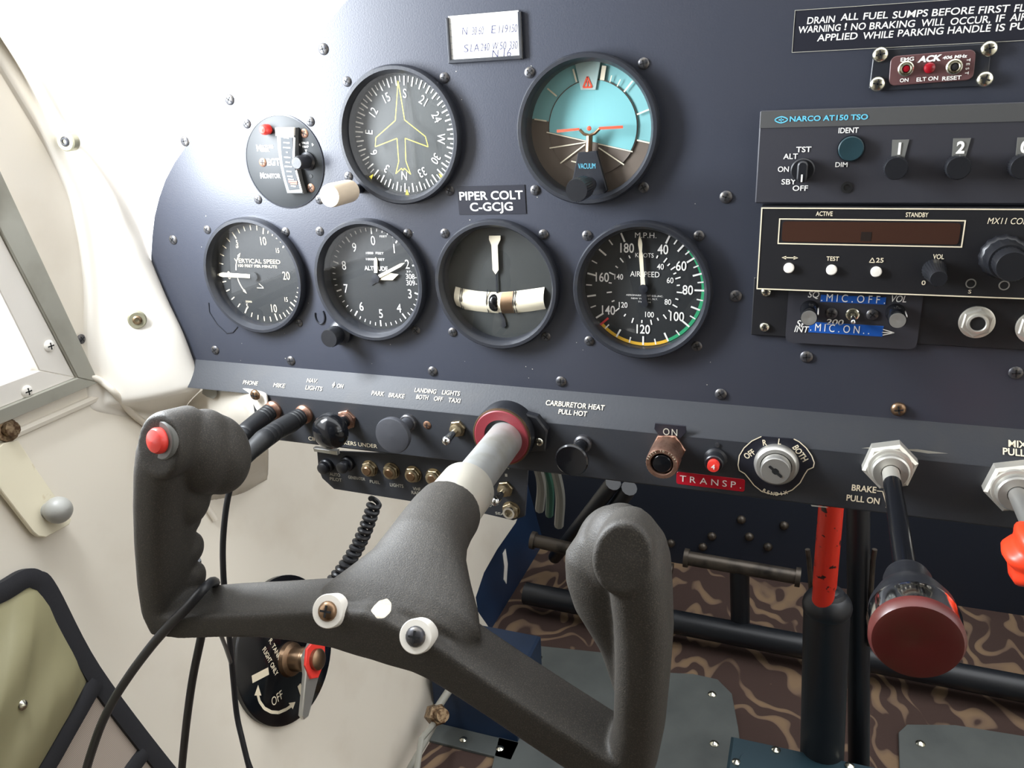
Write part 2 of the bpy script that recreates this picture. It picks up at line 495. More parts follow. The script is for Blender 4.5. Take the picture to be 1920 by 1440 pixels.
mb = MB(); mb.box(-.45, .75, -1.5, .82, -.02, 0); struct('floor', mb, 'carpet')
mb = MB(); mb.box(-.45, .75, .645, .66, 0, .75)
struct('wall_front', mb, 'firewall_dark')
mb = MB(); mb.box(-.5, .75, -1.50, -1.48, 0, 1.15); struct('wall_back', mb, 'seat_cloth')
mb = MB(); mb.box(-.5, .75, -1.5, -.30, 1.12, 1.14); struct('ceiling', mb, 'headliner')

# windshield post: crease line and front edge measured against the photograph
CRE = [(-.128, .006), (-.118, -.010), (-.108, -.028), (-.100, -.042), (-.092, -.055), (-.04, -.045), (-.004, -.034), (.026, -.030), (.062, -.029), (.089, -.037), (.114, -.047), (.143, -.060), (.18, -.076), (.35, -.150), (.54, -.235)]
EDG = [(-.128, -.3905, .013), (-.118, -.383, .010), (-.108, -.371, .005), (-.100, -.359, .001), (-.092, -.3470, -.004), (-.077, -.3510, -.004), (-.049, -.3570, -.004), (-.022, -.3670, -.004), (.013, -.3785, -.002), (.033, -.385, .002), (.060, -.385, -.007), (.086, -.385, -.022),
       (.109, -.385, -.042), (.138, -.385, -.051), (.178, -.385, -.073), (.35, -.385, -.150), (.54, -.385, -.235)]
def interp(tab, z, k):
    for a, b in zip(tab, tab[1:]):
        if a[0] <= z <= b[0]: t = (z - a[0]) / (b[0] - a[0]); return a[k] + (b[k] - a[k]) * t
    return tab[0][k] if z < tab[0][0] else tab[-1][k]
zs = [-.128, -.118, -.108, -.100, -.092, -.085, -.077, -.063, -.049, -.035, -.022, -.005, .013, .023, .033, .046, .060, .073, .086, .098, .109, .124, .138, .158, .178, .26, .35, .54]
rows = []
for z in zs:
    c = interp(CRE, z, 1); ex, ey = interp(EDG, z, 1), interp(EDG, z, 2)
    xw = XW + max(0, -.085 - z) * .2272
    a = Vector((xw + .0035 * min(1, max(.05, (z + .10) / .04)), c - .012)); b = Vector((xw + .0035 * min(1, max(.05, (z + .10) / .04)) + max(0, ex - xw) * .06, c)); e = Vector((ex, ey))
    d = (e - b); n = Vector((d.y, -d.x)).normalized()
    if n.x < 0: n = -n
    pts = [Vector((xw - .004, c - .014)), a, (a + b) / 2, b]
    for t in (.2, .4, .6, .8, .92): pts.append(b + d * t + n * (.010 * min(1, max(0, (z + .13) / .05)) * math.sin(PI * min(t, .98)) ** .8))
    pts += [e, e + Vector((-.003, .004)), e + Vector((-.012, .012)), Vector((XW - .02, ey + .03))]
    rows.append([(p.x, p.y, Z0 + z) for p in pts])
mb = MB(); mb.grid(rows); post = struct('trim_1', mb, 'post_paint')
post_hit = None
sub = post.modifiers.new('s', 'SUBSURF'); sub.levels = 1; sub.render_levels = 2

def on_post(px, py):
    dg = bpy.context.evaluated_depsgraph_get(); dg.update()
    ok, p, n, _ = post.evaluated_get(dg).ray_cast(CAM, ray(px, py)); return (p, n) if ok else (onp(px, py, (XW, 0, 0), Vector((1, 0, 0))), Vector((1, 0, 0)))
def on_left(px, py, o=0.0):
    p, n = on_post(px, py); q = onp(px, py, LP, LN)
    if (q - CAM).length < (p - CAM).length: p, n = q, LN
    return p + (n if n.dot(CAM - p) > 0 else -n) * o
# side window opening: corners in the wall's own plane
def line_x(p, q, z): t = (z - p[1]) / (q[1] - p[1]); return (p[0] + (q[0] - p[0]) * t, z)
def loop(v0, v1, b0, ztop, yback):
    """v0,v1 two points on the slanting front edge, b0 a point on the sill line"""
    zb = b0[1]; c = line_x(v0, v1, zb); t = line_x(v0, v1, ztop)
    return [c, t, (yback, ztop), (yback, zb)]
w_out = loop(WU(8, 362), WU(139, 640), WU(84, 754), .40, -.56)
w_mid = loop(WU(20, 490), WU(99, 640), WU(60, 737), .385, -.545)
w_in = loop(WU(0, 560), WU(40, 640), WU(35, 706), .370, -.530)
def plate_with_holes(outer, holes, d):
    c = bpy.data.curves.new('p', 'CURVE'); c.dimensions = '2D'; c.fill_mode = 'BOTH'; c.extrude = d / 2
    for o in [outer] + holes:
        s = c.splines.new('POLY'); s.points.add(len(o) - 1); s.use_cyclic_u = True
        for p, q in zip(s.points, o): p.co = (q[0], q[1], 0, 1)
    o = bpy.data.objects.new('p', c); COL.objects.link(o)
    dg = bpy.context.evaluated_depsgraph_get(); me = bpy.data.meshes.new_from_object(o.evaluated_get(dg))
    bpy.data.objects.remove(o); bpy.data.curves.remove(c); me.materials.clear()
    bm = bmesh.new(); bm.from_mesh(me); bmesh.ops.translate(bm, verts=bm.verts, vec=(0, 0, -d / 2))
    bmesh.ops.remove_doubles(bm, verts=bm.verts, dist=1e-6); bmesh.ops.recalc_face_normals(bm, faces=bm.faces); bm.to_mesh(me); bm.free()
    return me
up_out = [(-1.5, -.0845), (-.052, -.0845)] + [(c - .008, z) for z, c in CRE if z > -.05] + [(-1.5, .54)]
me = plate_with_holes(up_out, [w_mid], .004); me.materials.append(MATS['wall_paint']); me.name = 'wall_left'
struct('wall_left', me, None, UPW)
def band(mb, o, i, z0, z1):
    n = len(o)
    for k in range(n):
        j = (k + 1) % n; mb.prism([o[k], o[j], i[j], i[k]], z0, z1, .0006)
mb = MB(); band(mb, w_out, w_mid, -.004, .006); fr = struct('window_1', mb, 'frame_grey', UPW)
mb = MB(); band(mb, w_mid, w_in, -.006, .0035); r_ = part('retainer_strip', mb, 'retainer_white', fr, 'cream white inner strip holding the pane')
mb = MB(); mb.prism(w_in, -.004, -.002); part('pane', mb, 'pane', fr)
for px, py in ((85, 648), (43, 733)):
    x, y = WU(px, py); o = part('screw', screw_mesh(.0042, .002, 'retainer_white'), None, r_); o.location = (x, y, .0035)
x, y = WU(146, 637); screw(fr, x + .002, y, .001, 'black', 'l')
# lower wall, leaning in towards the floor, its front end cut in a curve
lw = [(-1.5, -.535), (-1.5, .0008), (-.045, .0008), (-.01, -.004), (.20, -.004), (.62, -.004), (.64, -.30), (.61, -.42), (.55, -.437), (.47, -.437), (.415, -.442), (.375, -.456), (.370, -.475), (.385, -.51), (.395, -.535)]
mb = MB(); mb.prism(lw, -.004, 0); struct('wall_left.001', mb, 'wall_paint', LWM)
mb = MB(); mb.tube([(-1.4, .0, 0), (-.052, .0, 0)], .0035, 8); struct('trim_2', mb, 'wall_paint', LWM)
# dark blue kick panel seen beyond the wall's curved end
mb = MB(); mb.prism([(.2, -.30), (.78, -.20), (.78, -.56), (.2, -.56)], -.022, -.008); struct('wall_left.002', mb, 'navy_paint', LWM)
mb = MB(); mb.prism([(-.003, .012), (.003, .016), (.006, .002), (.001, -.016), (-.004, -.012), (-.001, 0)], 0, .0006)
q = WLo(946, 1062, -.008)
struct('trim_3', mb, 'retainer_white', LWM @ Matrix.Translation((q[0], q[1], -.0078)) @ Matrix.Rotation(-.5, 4, 'Z') @ Matrix.Scale(1.6, 4))
# right-hand wall with its window, mostly outside the picture
RWM = Matrix(((0, 0, -1, .66), (1, 0, 0, 0), (0, 1, 0, Z0), (0, 0, 0, 1)))
me = plate_with_holes([(-1.5, -.6), (.8, -.6), (.8, -.02), (-.02, -.02), (-.25, .54), (-1.5, .54)], [[(-.14, .10), (-.32, .42), (-.60, .42), (-.60, .10)]], .004)
me.materials.append(MATS['wall_paint']); struct('wall_right', me, None, RWM)

# ================================================================== instrument panel
def PU(px, py, y=0.0): p = aty(px, py, y); return (p.x, p.z - Z0)
INS = {'dg': (-.1556, .0939), 'egt': (-.2461, .0789), 'ai': (-.0330, .0943), 'vsi': (-.2831, -.0006), 'alt': (-.1880, -.0006), 'tc': (-.0947, -.0002), 'asi': (0, 0)}
def circ(c, r, n=64): return [(c[0] + r * math.cos(2 * PI * i / n), c[1] + r * math.sin(2 * PI * i / n)) for i in range(n)]
P_OUT = [(.50, .24), (-.10, .24), (-.13, .222), (-.16, .197), (-.172, .186), (-.185, .1745), (-.197, .165), (-.207, .158), (-.218, .152), (-.230, .1468), (-.2425, .1415), (-.255, .1362), (-.267, .1325), (-.279, .127),
         (-.289, .1215), (-.299, .1143), (-.3075, .1070), (-.3165, .0985), (-.3270, .0905), (-.339, .080), (-.3505, .0675), (-.3595, .0545), (-.367, .041), (-.3725, .027), (-.378, .010), (-.382, -.03), (-.37, -.0705), (.50, -.0705)]
PANM = pm((0, 0, Z0))
pan = thing('instrument_panel', 'black sheet instrument panel with curved upper left edge, carrying the round gauges', 'instrument panel', PANM)
me = plate_with_holes(P_OUT, [circ(INS[k], .0398 if k != 'egt' else .0296) for k in INS], .002); me.materials.append(MATS['panel_black'])
part('panel_sheet', me, None, pan)
mb = MB(); mb.tube([(x, y, -.0022) for x, y in P_OUT[6:20]], .0013, 8); part('edge_trim', mb, 'cream_plastic', pan, 'thin pale edging along the curved edge')
for px, py in ((605, 92), (429, 187), (345, 265), (323, 450), (402, 657), (544, 677), (810, 697), (1051, 716), (1351, 740), (1905, 700), (1512, 670), (1379, 556), (1361, 370)):
    screw(pan, *PU(px, py, -.001), 0, 'black', 'l')
screw(pan, *PU(1685, 768, -.001), 0, 'rust', 'l', 'brown rusty screw head')
# small paint chips and dust specks of the sheet
mb = MB()
for i in range(70):
    x, y = random.uniform(-.33, .05), random.uniform(-.068, .14)
    if any((x - c[0]) ** 2 + (y - c[1]) ** 2 < .0445 ** 2 for c in INS.values()): continue
    mb.disc(x, y, random.uniform(.00018, .00038), .00012, 6)
o = part('dust_speck', mb, 'grey_ink', pan); o['kind'] = 'stuff'
# cowl shell behind the sheet
rows = []
for (x, y) in P_OUT[1:-1]: rows.append([(x, .002, Z0 + y - .003), (x * .97, .3, Z0 + y - .01), (x * .93, .66, Z0 + y * .8)])
mb = MB(); mb.grid(rows); struct('trim_4', mb, 'firewall_dark')
# windshield
rows = []
for i, (x, y) in enumerate(P_OUT[1:25]):
    t = i / 23
    rows.append([(x, .03 + .03 * t * 0, Z0 + y + .002), (x * 1.02 - .01 * t, -.03, Z0 + y + (.34 - y) * .5), (x * 1.03 - .02 * t, -.30, Z0 + .53)])
rows.insert(0, [(.62, .03, Z0 + .24), (.63, -.03, Z0 + .34), (.64, -.30, Z0 + .53)])
mb = MB(); mb.grid(rows); struct('window_2', mb, 'pane')

# ---- lower switch panel: a slanting lettered strip above an upright face
YF = -.015
def S(px, py, out=0.0): return aty(px, py, YF - out)
sw = thing('switch_panel', 'long black lower panel with slanting lettered strip above a row of knobs and switches', 'switch panel', pm((0, YF, Z0 - .1055)))
mb = MB()
def ext(prof, x0, x1): mb.loft([[(x, v, o) for o, v in prof] for x in (x0, x1)])
# profile in (out, v) relative to the thing's origin
ext([(-.0165, .0355), (-.0152, .0355), (-.0005, .0182), (0, .0172), (-.002, .0165), (-.0165, .0335)], -.360, .50)
o1 = part('slanted_strip', mb, 'subpanel_black', sw)
mb = MB(); ext([(-.012, .0175), (0, .0175), (0, -.0182), (-.0012, -.0195), (-.012, -.0195), (-.012, -.017), (-.003, -.0165)], -.2925, .50)
part('upright_face', mb, 'subpanel_black', sw)
SO = Vector((0, YF, Z0 - .1055))
def SL(px, py, out=0.0): p = aty(px, py, YF - out) - SO; return (p.x, p.z)
# lettering on the slanting strip
STM = frame_m(SO + Vector((0, -.0003, .0179)), (1, 0, 0), (0, .0150, .0173)); STN = Vector((STM[0][2], STM[1][2], STM[2][2])); STU = Vector((STM[0][1], STM[1][1], STM[2][1])); STP = STM.translation
def ST(px, py): p = onp(px, py, STP, STN) - STP; return (p.x, p.dot(STU))
mb = MB()
def stx(t, px, py, w, h=.0031, b=.0, x0=None):
    global mb
    a = ST(px - w / 2, py); c = ST(px + w / 2, py + w * .085); m = ST(px, py)
    mb.text(t, m[0], m[1], h, .0003, width=(c[0] - a[0]), bold=b)
def flush():
    global mb
    o = part('lettering', mb, 'cream_ink', o1); o.matrix_parent_inverse = sw.matrix_world.inverted(); o.matrix_world = STM; mb = MB()
stx('PHONE', 470, 718, 27); flush(); stx('MIKE', 524, 723, 21); flush(); stx('NAV.', 586, 714, 20); stx('LIGHTS', 589, 728, 31); flush(); stx('ON', 638, 724, 11)
p = ST(626, 722); mb.poly([(p[0] - .0003, p[1] - .002), (p[0] + .0003, p[1] - .002), (p[0] + .0003, p[1] + .001), (p[0], p[1] + .0026), (p[0] - .0003, p[1] + .001)], .0003)
mb.poly([(p[0] - .0012, p[1] - .0003), (p[0], p[1] - .0012), (p[0] + .0012, p[1] - .0003), (p[0], p[1] + .002)], .00032); flush()
stx('PARK', 709, 738, 23); stx('BRAKE', 744, 742, 29); flush(); stx('LANDING', 798, 733, 40); stx('LIGHTS', 846, 737, 33)
stx('BOTH', 792, 745, 22); stx('OFF', 822, 748, 16); stx('TAXI', 852, 751, 22); flush()
stx('CARBURETOR HEAT', 1078, 760, 110, .0034, .008); stx('PULL HOT', 1074, 774, 53, .0032, .008); flush()
stx('MIX', 1908, 833, 35, .0038, .02); stx('PULL', 1901, 848, 42, .0038, .02)
flush()
mb = MB()
def sfx(t, px, py, w, h, b=.02, al='C', **k):
    a = SL(px - w / 2, py); c = SL(px + w / 2, py + w * .09); m = SL(px, py); mb.text(t, m[0], m[1], h, .0003, width=c[0] - a[0], bold=b, **k)
sfx('CIRCUIT BREAKERS UNDER', 642, 829, 128, .0030, 0.0); part('lettering', mb, 'cream_ink', sw); mb = MB()
sfx('BRAKE', 1620, 916, 46, .0038, .02); sfx('PULL ON', 1618, 936, 62, .0038, .02)
mb.poline([SL(1644, 920), SL(1655, 921), SL(1664, 953)], .0005, .0003)
mb.poly([SL(1660, 950), SL(1669, 951), SL(1667, 962)], .0003)
part('lettering', mb, 'cream_ink', sw)
mb = MB()
for pts in ([(1615, 840), (1650, 836), (1680, 842), (1640, 841)], [(1690, 842), (1720, 842), (1778, 850), (1740, 850)], [(1520, 946), (1550, 950), (1553, 952), (1522, 949)]):
    mb = MB(); mb.poly([SL(*p) for p in pts], .00025); part('paint_chip', mb, 'bare_grey', sw, 'bare metal showing at the chipped edge')
o = screw(sw, *SL(801, 797), 0, 'rust', 's', 'small rusty screw head')

# ---- white corner bracket at the panel's lower left end, with chipped paint
BO = aty(430, 760, -.004)
def G(px, py, y): p = aty(px, py, y); return (p.x, p.y, p.z)
brk = thing('corner_bracket', 'white folded corner bracket with chipped paint below the panel\'s left end', 'bracket', Matrix.Translation(BO))
brk_pts = [[(330, 792, .012), (322, 860, .02), (318, 960, .03)], [(345, 765, .008), (345, 850, .015), (345, 960, .03)], [(384, 722, .004), (390, 810, .0), (390, 950, .03)], [(417, 722, -.006), (416, 800, -.010), (420, 940, .03)],
           [(450, 728, -.012), (452, 800, -.010), (455, 930, .03)], [(478, 731, -.0172), (486, 800, -.0172), (470, 920, .03)], [(498, 738, -.0178), (500, 820, -.0178), (500, 900, .02)], [(501, 742, -.0176), (502, 822, -.0176), (502, 902, .02)]]
mb = MB(); mb.grid([[tuple((Vector(G(*p)) if k < 2 else onp(p[0], p[1], LP - LN * .003, LN)) - BO) for k, p in enumerate(r)] for r in brk_pts]); o = part('bracket_sheet', mb, 'bracket_paint', brk)
m_ = o.modifiers.new('s', 'SUBSURF'); m_.levels = 2; m_.render_levels = 2
m_ = o.modifiers.new('t', 'SOLIDIFY'); m_.thickness = .0012; m_.offset = -1
def chip(poly, ys, parent, base, nm='paint_chip'):
    mb = MB(); mb._add([tuple(Vector(G(px, py, y)) - base) for (px, py), y in zip(poly, ys)], [tuple(range(len(poly)))], True)
    part(nm, mb, 'bare_grey', parent, 'bare grey patch of lost paint')
chip([(380, 728), (407, 727), (406, 742), (400, 748), (388, 744), (379, 738)], [.002, -.005, -.0072, -.006, -.0025, .0015], brk, BO)
chip([(443, 724), (460, 727), (461, 740), (452, 737), (446, 733)], [-.0115, -.0125, -.0135, -.0125, -.012], brk, BO)
mb = MB(); mb.lathe([(.0036, 0), (.0036, .001), (.0024, .0022), (0, .0024)], 16)
o = part('screw', SCREW[('rust', 'l')], None, brk); p = Vector(G(479, 740, -.0195)) - BO; o.location = p; o.rotation_euler = (PI / 2, 0, 0)

# ================================================================== round instruments
def crop(x0, y0, s): return lambda x, y: (x0 + x / s, y0 + y / s)
c2 = crop(440, 100, 4.364); c3 = crop(780, 0, 3.692); c4 = crop(1400, 0, 3.692); c5 = crop(280, 390, 3.4286); c6 = crop(800, 380, 3.4286); c7 = crop(1360, 360, 3.4286); c8 = crop(600, 400, 5.762)
def loc_of(org, y):
    def f(px, py): p = aty(px, py, y); return (p.x - org[0], p.z - org[2])
    return f
def gauge(key, name, label, cat, depth, dial, screws, R=.0425, face=.0374, seat_z=0.0):
    cx, cz = INS[key]; org = (cx, 0, Z0 + cz)
    t = thing(name, label, cat, pm(org), 'round flight instruments in the panel')
    mb = MB(); z = seat_z
    mb.ring([(R, z), (R, z + .0050), (R - .0010, z + .0066), (R - .0030, z + .0066), (face + .0008, z + .0042), (face, z + .002), (face, -depth - .0005), (face + .0018, -depth - .0005), (face + .0018, 0), (R - .002, 0)][::-1])
    bz = part('bezel', mb, 'bezel_black', t)
    mb = MB(); mb.lathe([(face + .0006, -depth - .002), (face + .0006, -depth), (0, -depth)], 64); dl = part('dial', mb, dial, t)
    mb = MB(); mb.dome(face + .0003, z + .0024, .0007); part('cover_glass', mb, 'instrument_glass', bz)
    f = loc_of(org, -.001)
    for s in screws: screw(t, *f(*s), 0, 'black', 's')
    return t, org, dl

# ---- airspeed indicator
t, org, dl = gauge('asi', 'airspeed_indicator', 'round airspeed gauge with green and yellow arcs, white needle pointing up', 'gauge', .0045, 'dial_black', [(1100, 442), (1310, 443), (1104, 640), (1306, 650)])
z = -.0045
MPH = [(40, 25), (60, 57), (80, 90), (100, 129), (120, 180), (140, 236), (160, 283), (180, 337)]
def lerp(tab, v):
    for a, b in zip(tab, tab[1:]):
        if a[0] <= v <= b[0]: return a[1] + (b[1] - a[1]) * (v - a[0]) / (b[0] - a[0])
mb = MB(); mb.band(.0350, .0370, 47, 155, z + .0002); part('green_arc', mb, 'green_band', dl)
mb = MB(); mb.band(.0350, .0370, 155, 227, z + .0002); part('yellow_arc', mb, 'yellow_band', dl)
mb = MB(); mb.tick(.0300, .0371, 228, .0013, z + .0004); part('red_line', mb, 'red_ink', dl)
mb = MB()
for v in range(40, 181, 5):
    M_ = v % 10 == 0; mb.tick(.0308 if M_ else .0328, .0366, lerp(MPH, v), .0011 if M_ else .0008, z + .0003)
for v, a in MPH:
    r = math.radians(a); k = .0268 if v != 120 else .0262
    mb.text(str(v), k * math.sin(r), k * math.cos(r), .0056, z + .0003, .80, 0, .012)
KN = [(35, 22), (40, 36), (60, 71), (80, 118), (100, 167), (120, 229), (140, 293), (155, 335)]
for v in range(35, 156, 5):
    M_ = v % 10 == 0; mb.tick(.0203, .0236 if M_ else .0222, lerp(KN, v), .0008, z + .0003)
for v, a in KN[1:-1]:
    r = math.radians(a); mb.text(str(v), .0170 * math.sin(r), .0170 * math.cos(r), .0034, z + .0003, .85, 0, .006)
mb.text('M.P.H.', .0008, .0326, .0032, z + .0003, width=.0130); mb.text('KNOTS', .0002, .0205, .0026, z + .0003, width=.0112)
mb.text('AIRSPEED', .0005, .0088, .0033, z + .0003, width=.0180)
mb.text('AEROMARINE INST CO.,INC.', .0005, -.0046, .0010, z + .0003, width=.0230); mb.text('NEW YORK 51, N.Y.', .0005, -.0066, .0010, z + .0003, width=.0165); mb.text('TYPE 114', .0005, -.0087, .0010, z + .0003, width=.0078)
part('markings', mb, 'white_ink', dl)
mb = MB(); mb.at(rz=math.radians(4.5)); mb.prism([(-.0014, .002), (.0014, .002), (.0011, .012), (.0012, .0205), (.0008, .023), (.0013, .0275), (.0010, .0300), (0, .0330), (-.0010, .0300), (-.0013, .0275), (-.0008, .023), (-.0012, .0205), (-.0011, .012)], z + .0016, z + .0020)
part('needle', mb, 'lume', t)
mb = MB(); mb.lathe([(.0028, z), (.0028, z + .0022), (0, z + .0024)], 20); mb.at(rz=math.radians(4.5)); mb.prism([(-.0016, .003), (.0016, .003), (.0017, -.008), (.0024, -.010), (0, -.0125), (-.0024, -.010), (-.0017, -.008)], z + .0010, z + .0015); part('needle_hub', mb, 'bezel_black', t)

# ---- turn and slip indicator
t, org, dl = gauge('tc', 'turn_and_slip_indicator', 'round gauge with white upright needle over a curved cream ball tube', 'gauge', .0045, 'dial_grey', [(832.7, 438), (1018, 440), (847.5, 623.5), (1023, 632)])
f = loc_of(org, .004)
mb = MB(); mb.prism([f(*c6(*p)) for p in ((405, 210), (478, 210), (478, 235), (465, 262), (460, 272), (466, 430), (447, 458), (428, 430), (420, 272), (416, 262), (405, 235))], -.0032, -.0028); part('needle', mb, 'lume', t)
mb = MB(); mb.prism([f(*c6(*p)) for p in ((445, 440), (453, 440), (460, 580), (450, 580))], -.0038, -.0034); mb.prism([f(*c6(*p)) for p in ((455, 690), (480, 700), (505, 750), (512, 790), (495, 805), (480, 790), (490, 760))], -.0040, -.0036); part('needle_stem', mb, 'bezel_black', t)
top = [(185, 540), (250, 556), (320, 568), (400, 575), (480, 576), (560, 570), (660, 557), (757, 543)]; bot = [(192, 662), (250, 688), (325, 699), (405, 707), (480, 712), (570, 709), (665, 700), (765, 684)]
rows = []
for k in range(7):
    u = k / 6; rows.append([(*(Vector(f(*c6(*a))) * (1 - u) + Vector(f(*c6(*b))) * u), -.0042 + .0036 * math.sin(PI * u)) for a, b in zip(top, bot)])
mb = MB(); mb.grid(rows); part('ball_tube', mb, 'lume', t, 'curved cream glass tube')
mb = MB()
for x in (222, 232, 392, 562, 574):
    a = f(*c6(x, 545 + (x - 180) * .06 if x < 500 else 566)); b = f(*c6(x + 8, 680 if x < 300 else 708)); mid = ((a[0] + b[0]) / 2, (a[1] + b[1]) / 2)
    mb.tube([(*a, -.0036), (*mid, -.0002), (*b, -.0036)], .0003, 6)
part('tube_line', mb, 'bezel_black', t)
mb = MB(); b = f(*c6(438, 642)); mb.ball((b[0], b[1], -.0042), .0049, 10, 1, 1.25, .95); part('slip_ball', mb, 'knob_gloss', t)
mb = MB(); x0 = [f(*c6(*p)) for p in ((482, 577), (556, 570), (566, 709), (484, 712))]; mb.grid([[(*(Vector(x0[0]) * (1 - u) + Vector(x0[3]) * u), -.0040 + .0036 * math.sin(PI * u)), (*(Vector(x0[1]) * (1 - u) + Vector(x0[2]) * u), -.0040 + .0036 * math.sin(PI * u))] for u in [i / 6 for i in range(7)]]); part('tube_segment', mb, 'brown_metal', t)

# ---- altimeter
t, org, dl = gauge('alt', 'altimeter', 'round altitude gauge numbered 0 to 9 with three white pointers and a knob', 'gauge', .0065, 'dial_black', [(598, 434), (763, 438), (779, 620)], face=.0368)
z = -.0065; f = loc_of(org, .0062)
mb = MB()
for ch, x, y in (('0', 572, 293), ('1', 800, 380), ('2', 942, 550), ('3', 970, 870), ('4', 853, 1025), ('5', 657, 1083), ('6', 447, 1005), ('7', 280, 812), ('8', 258, 562), ('9', 370, 368)):
    p = f(*c8(x, y)); mb.text(ch, p[0], p[1], .0062, z + .0003, .82)
for i in range(50):
    if 12 <= i <= 14: continue
    M_ = i % 5 == 0; mb.tick(.0305 if M_ else .0325, .0348, i * 7.2, .0010 if M_ else .0006, z + .0003)
def tx(t_, cr, x, y, w, h, **k):
    a = f(*cr(x - w / 2, y)); b = f(*cr(x + w / 2, y)); m = f(*cr(x, y)); mb.text(t_, m[0], m[1], h, z + .0003, width=b[0] - a[0], **k)
tx('ALTITUDE', c8, 605, 595, 250, .0029, bold=.01); tx('1000  FEET', c8, 592, 430, 190, .0015); tx('10000 FEET', c8, 598, 497, 200, .0015); tx('FEET', c8, 685, 250, 80, .0014)
tx('308-', c8, 985, 683, 115, .0036); tx('309-', c8, 990, 752, 115, .0036); tx('37-', c8, 965, 630, 60, .0012)
part('markings', mb, 'white_ink', dl)
P8 = lambda *pts: [f(*c8(*p)) for p in pts]
mb = MB(); mb.prism(P8((607, 470), (588, 500), (590, 640), (625, 640), (624, 500)), z + .0008, z + .0011); part('pointer', mb, 'lume', t, 'short upright pointer')
mb = MB(); mb.prism(P8((660, 715), (690, 650), (760, 640), (857, 655), (795, 717)), z + .0014, z + .0017); part('pointer', mb, 'lume', t, 'broad diamond pointer')
mb = MB(); mb.prism(P8((643, 660), (662, 690), (885, 572), (930, 528), (880, 537)), z + .0020, z + .0023); part('pointer', mb, 'lume', t, 'long slim pointer')
mb = MB(); p = f(*c8(616, 697)); mb.at(p[0], p[1]); mb.lathe([(.0030, z), (.0030, z + .0028), (0, z + .003)], 20); mb.at(); mb.prism(P8((520, 760), (560, 780), (650, 720), (630, 680)), z + .0004, z + .0006); part('pointer_hub', mb, 'bezel_black', t)
# knob with its foot at the lower left of the case
g = loc_of(org, 0); b = g(641, 622); L = reach((org[0] + b[0], 0, org[2] + b[1]), 607, 617)
mb = MB(); mb.lathe([(.0088, 0), (.0088, .004), (.0070, .006), (.0040, .007)], 32); part('knob_foot', mb.at(), 'bezel_black', t).location = (b[0], b[1], 0)
mb = MB(); mb.lathe([(.004, .004), (.0058, L * .35), (.0066, L * .4), (.0068, L * .9), (.0062, L), (0, L)], 48, knurl=(.0062, .03)); part('setting_knob', mb, 'knob_black', t).location = (b[0], b[1], 0)
a = g(600, 592); mb = MB(); mb.tube([(a[0] + .004 * math.sin(q), a[1] + .006 * math.cos(q), .0004) for q in [i * .3 for i in range(3, 18)]], .0006, 6); part('lug', mb, 'bezel_black', t)

# ---- vertical speed indicator
t, org, dl = gauge('vsi', 'vertical_speed_indicator', 'leftmost round gauge, climb rate dial with cream pointer lying to the left', 'gauge', .0042, 'dial_black', [(387, 431), (534, 435), (559, 606)])
z = -.0042; f = loc_of(org, .004)
mb = MB()
VS = [(0, 270), (5, 328), (10, 375), (15, 409), (20, 440)]
for s in (1, -1):
    for v in range(0, 20):
        a = lerp(VS, v); a = a if s > 0 else 540 - a
        M_ = v % 5 == 0 and v; mb.tick(.0305 if M_ else .0322, .0358, a, .0010 if M_ else .0007, z + .0003)
mb.band(.0352, .0359, 80, 100, z + .0003); mb.tick(.0325, .0359, 80, .0009, z + .0003); mb.tick(.0325, .0359, 100, .0009, z + .0003)
for ch, x, y, h in (('10', 733, 212, .0058), ('15', 825, 273, .0033), ('20', 880, 435, .0058), ('15', 880, 588, .0033), ('10', 802, 645, .0058), ('5', 630, 630, .0036), ('5', 564, 222, .0036), ('0', 513, 432, .0058), ('UP', 566, 250, .0018), ('DOWN', 640, 602, .0015)):
    p = f(*c5(x, y)); mb.text(ch, p[0], p[1], h, z + .0003, .75)
tx('VERTICAL SPEED', c5, 693, 342, 292, .0030); tx('100 FEET PER MINUTE', c5, 695, 374, 248, .0019)
mb.band(.0206, .0214, 276, 308, z + .0003); mb.band(.0206, .0214, 232, 264, z + .0003)
for a, s in ((311, 1), (229, -1)):
    r = math.radians(a); d = Vector((math.cos(r), -math.sin(r))) * s; p = Vector((math.sin(r), math.cos(r))) * .0210; n = Vector((-d.y, d.x))
    mb.poly([tuple(p + d * .002), tuple(p - d * .0015 + n * .0011), tuple(p - d * .0015 - n * .0011)], z + .00032)
p = f(*c5(712, 505)); mb.line((p[0] - .0028, p[1] - .001), (p[0] + .0030, p[1] - .001), .0005, z + .0003); mb.line((p[0] - .0005, p[1] + .0022), (p[0] + .0028, p[1] - .0005), .0004, z + .0003)
part('markings', mb, 'cream_ink', dl)
mb = MB(); mb.prism([f(*c5(*q)) for q in ((433, 425), (480, 412), (655, 424), (655, 447), (480, 440))], z + .0015, z + .0019); part('pointer', mb, 'lume', t)
mb = MB(); p = f(*c5(682, 437)); mb.at(p[0], p[1]); mb.lathe([(.0030, z), (.0030, z + .0022), (0, z + .0024)], 20); part('pointer_hub', mb, 'dial_black', t)
mb = MB(); pts = [f(*c5(*q)) for q in ((405, 600), (410, 660), (460, 740), (520, 795), (560, 790), (590, 755))]; mb.tube([(*q, .0002) for q in pts], .0004, 6); part('case_lug', mb, 'bezel_black', t)

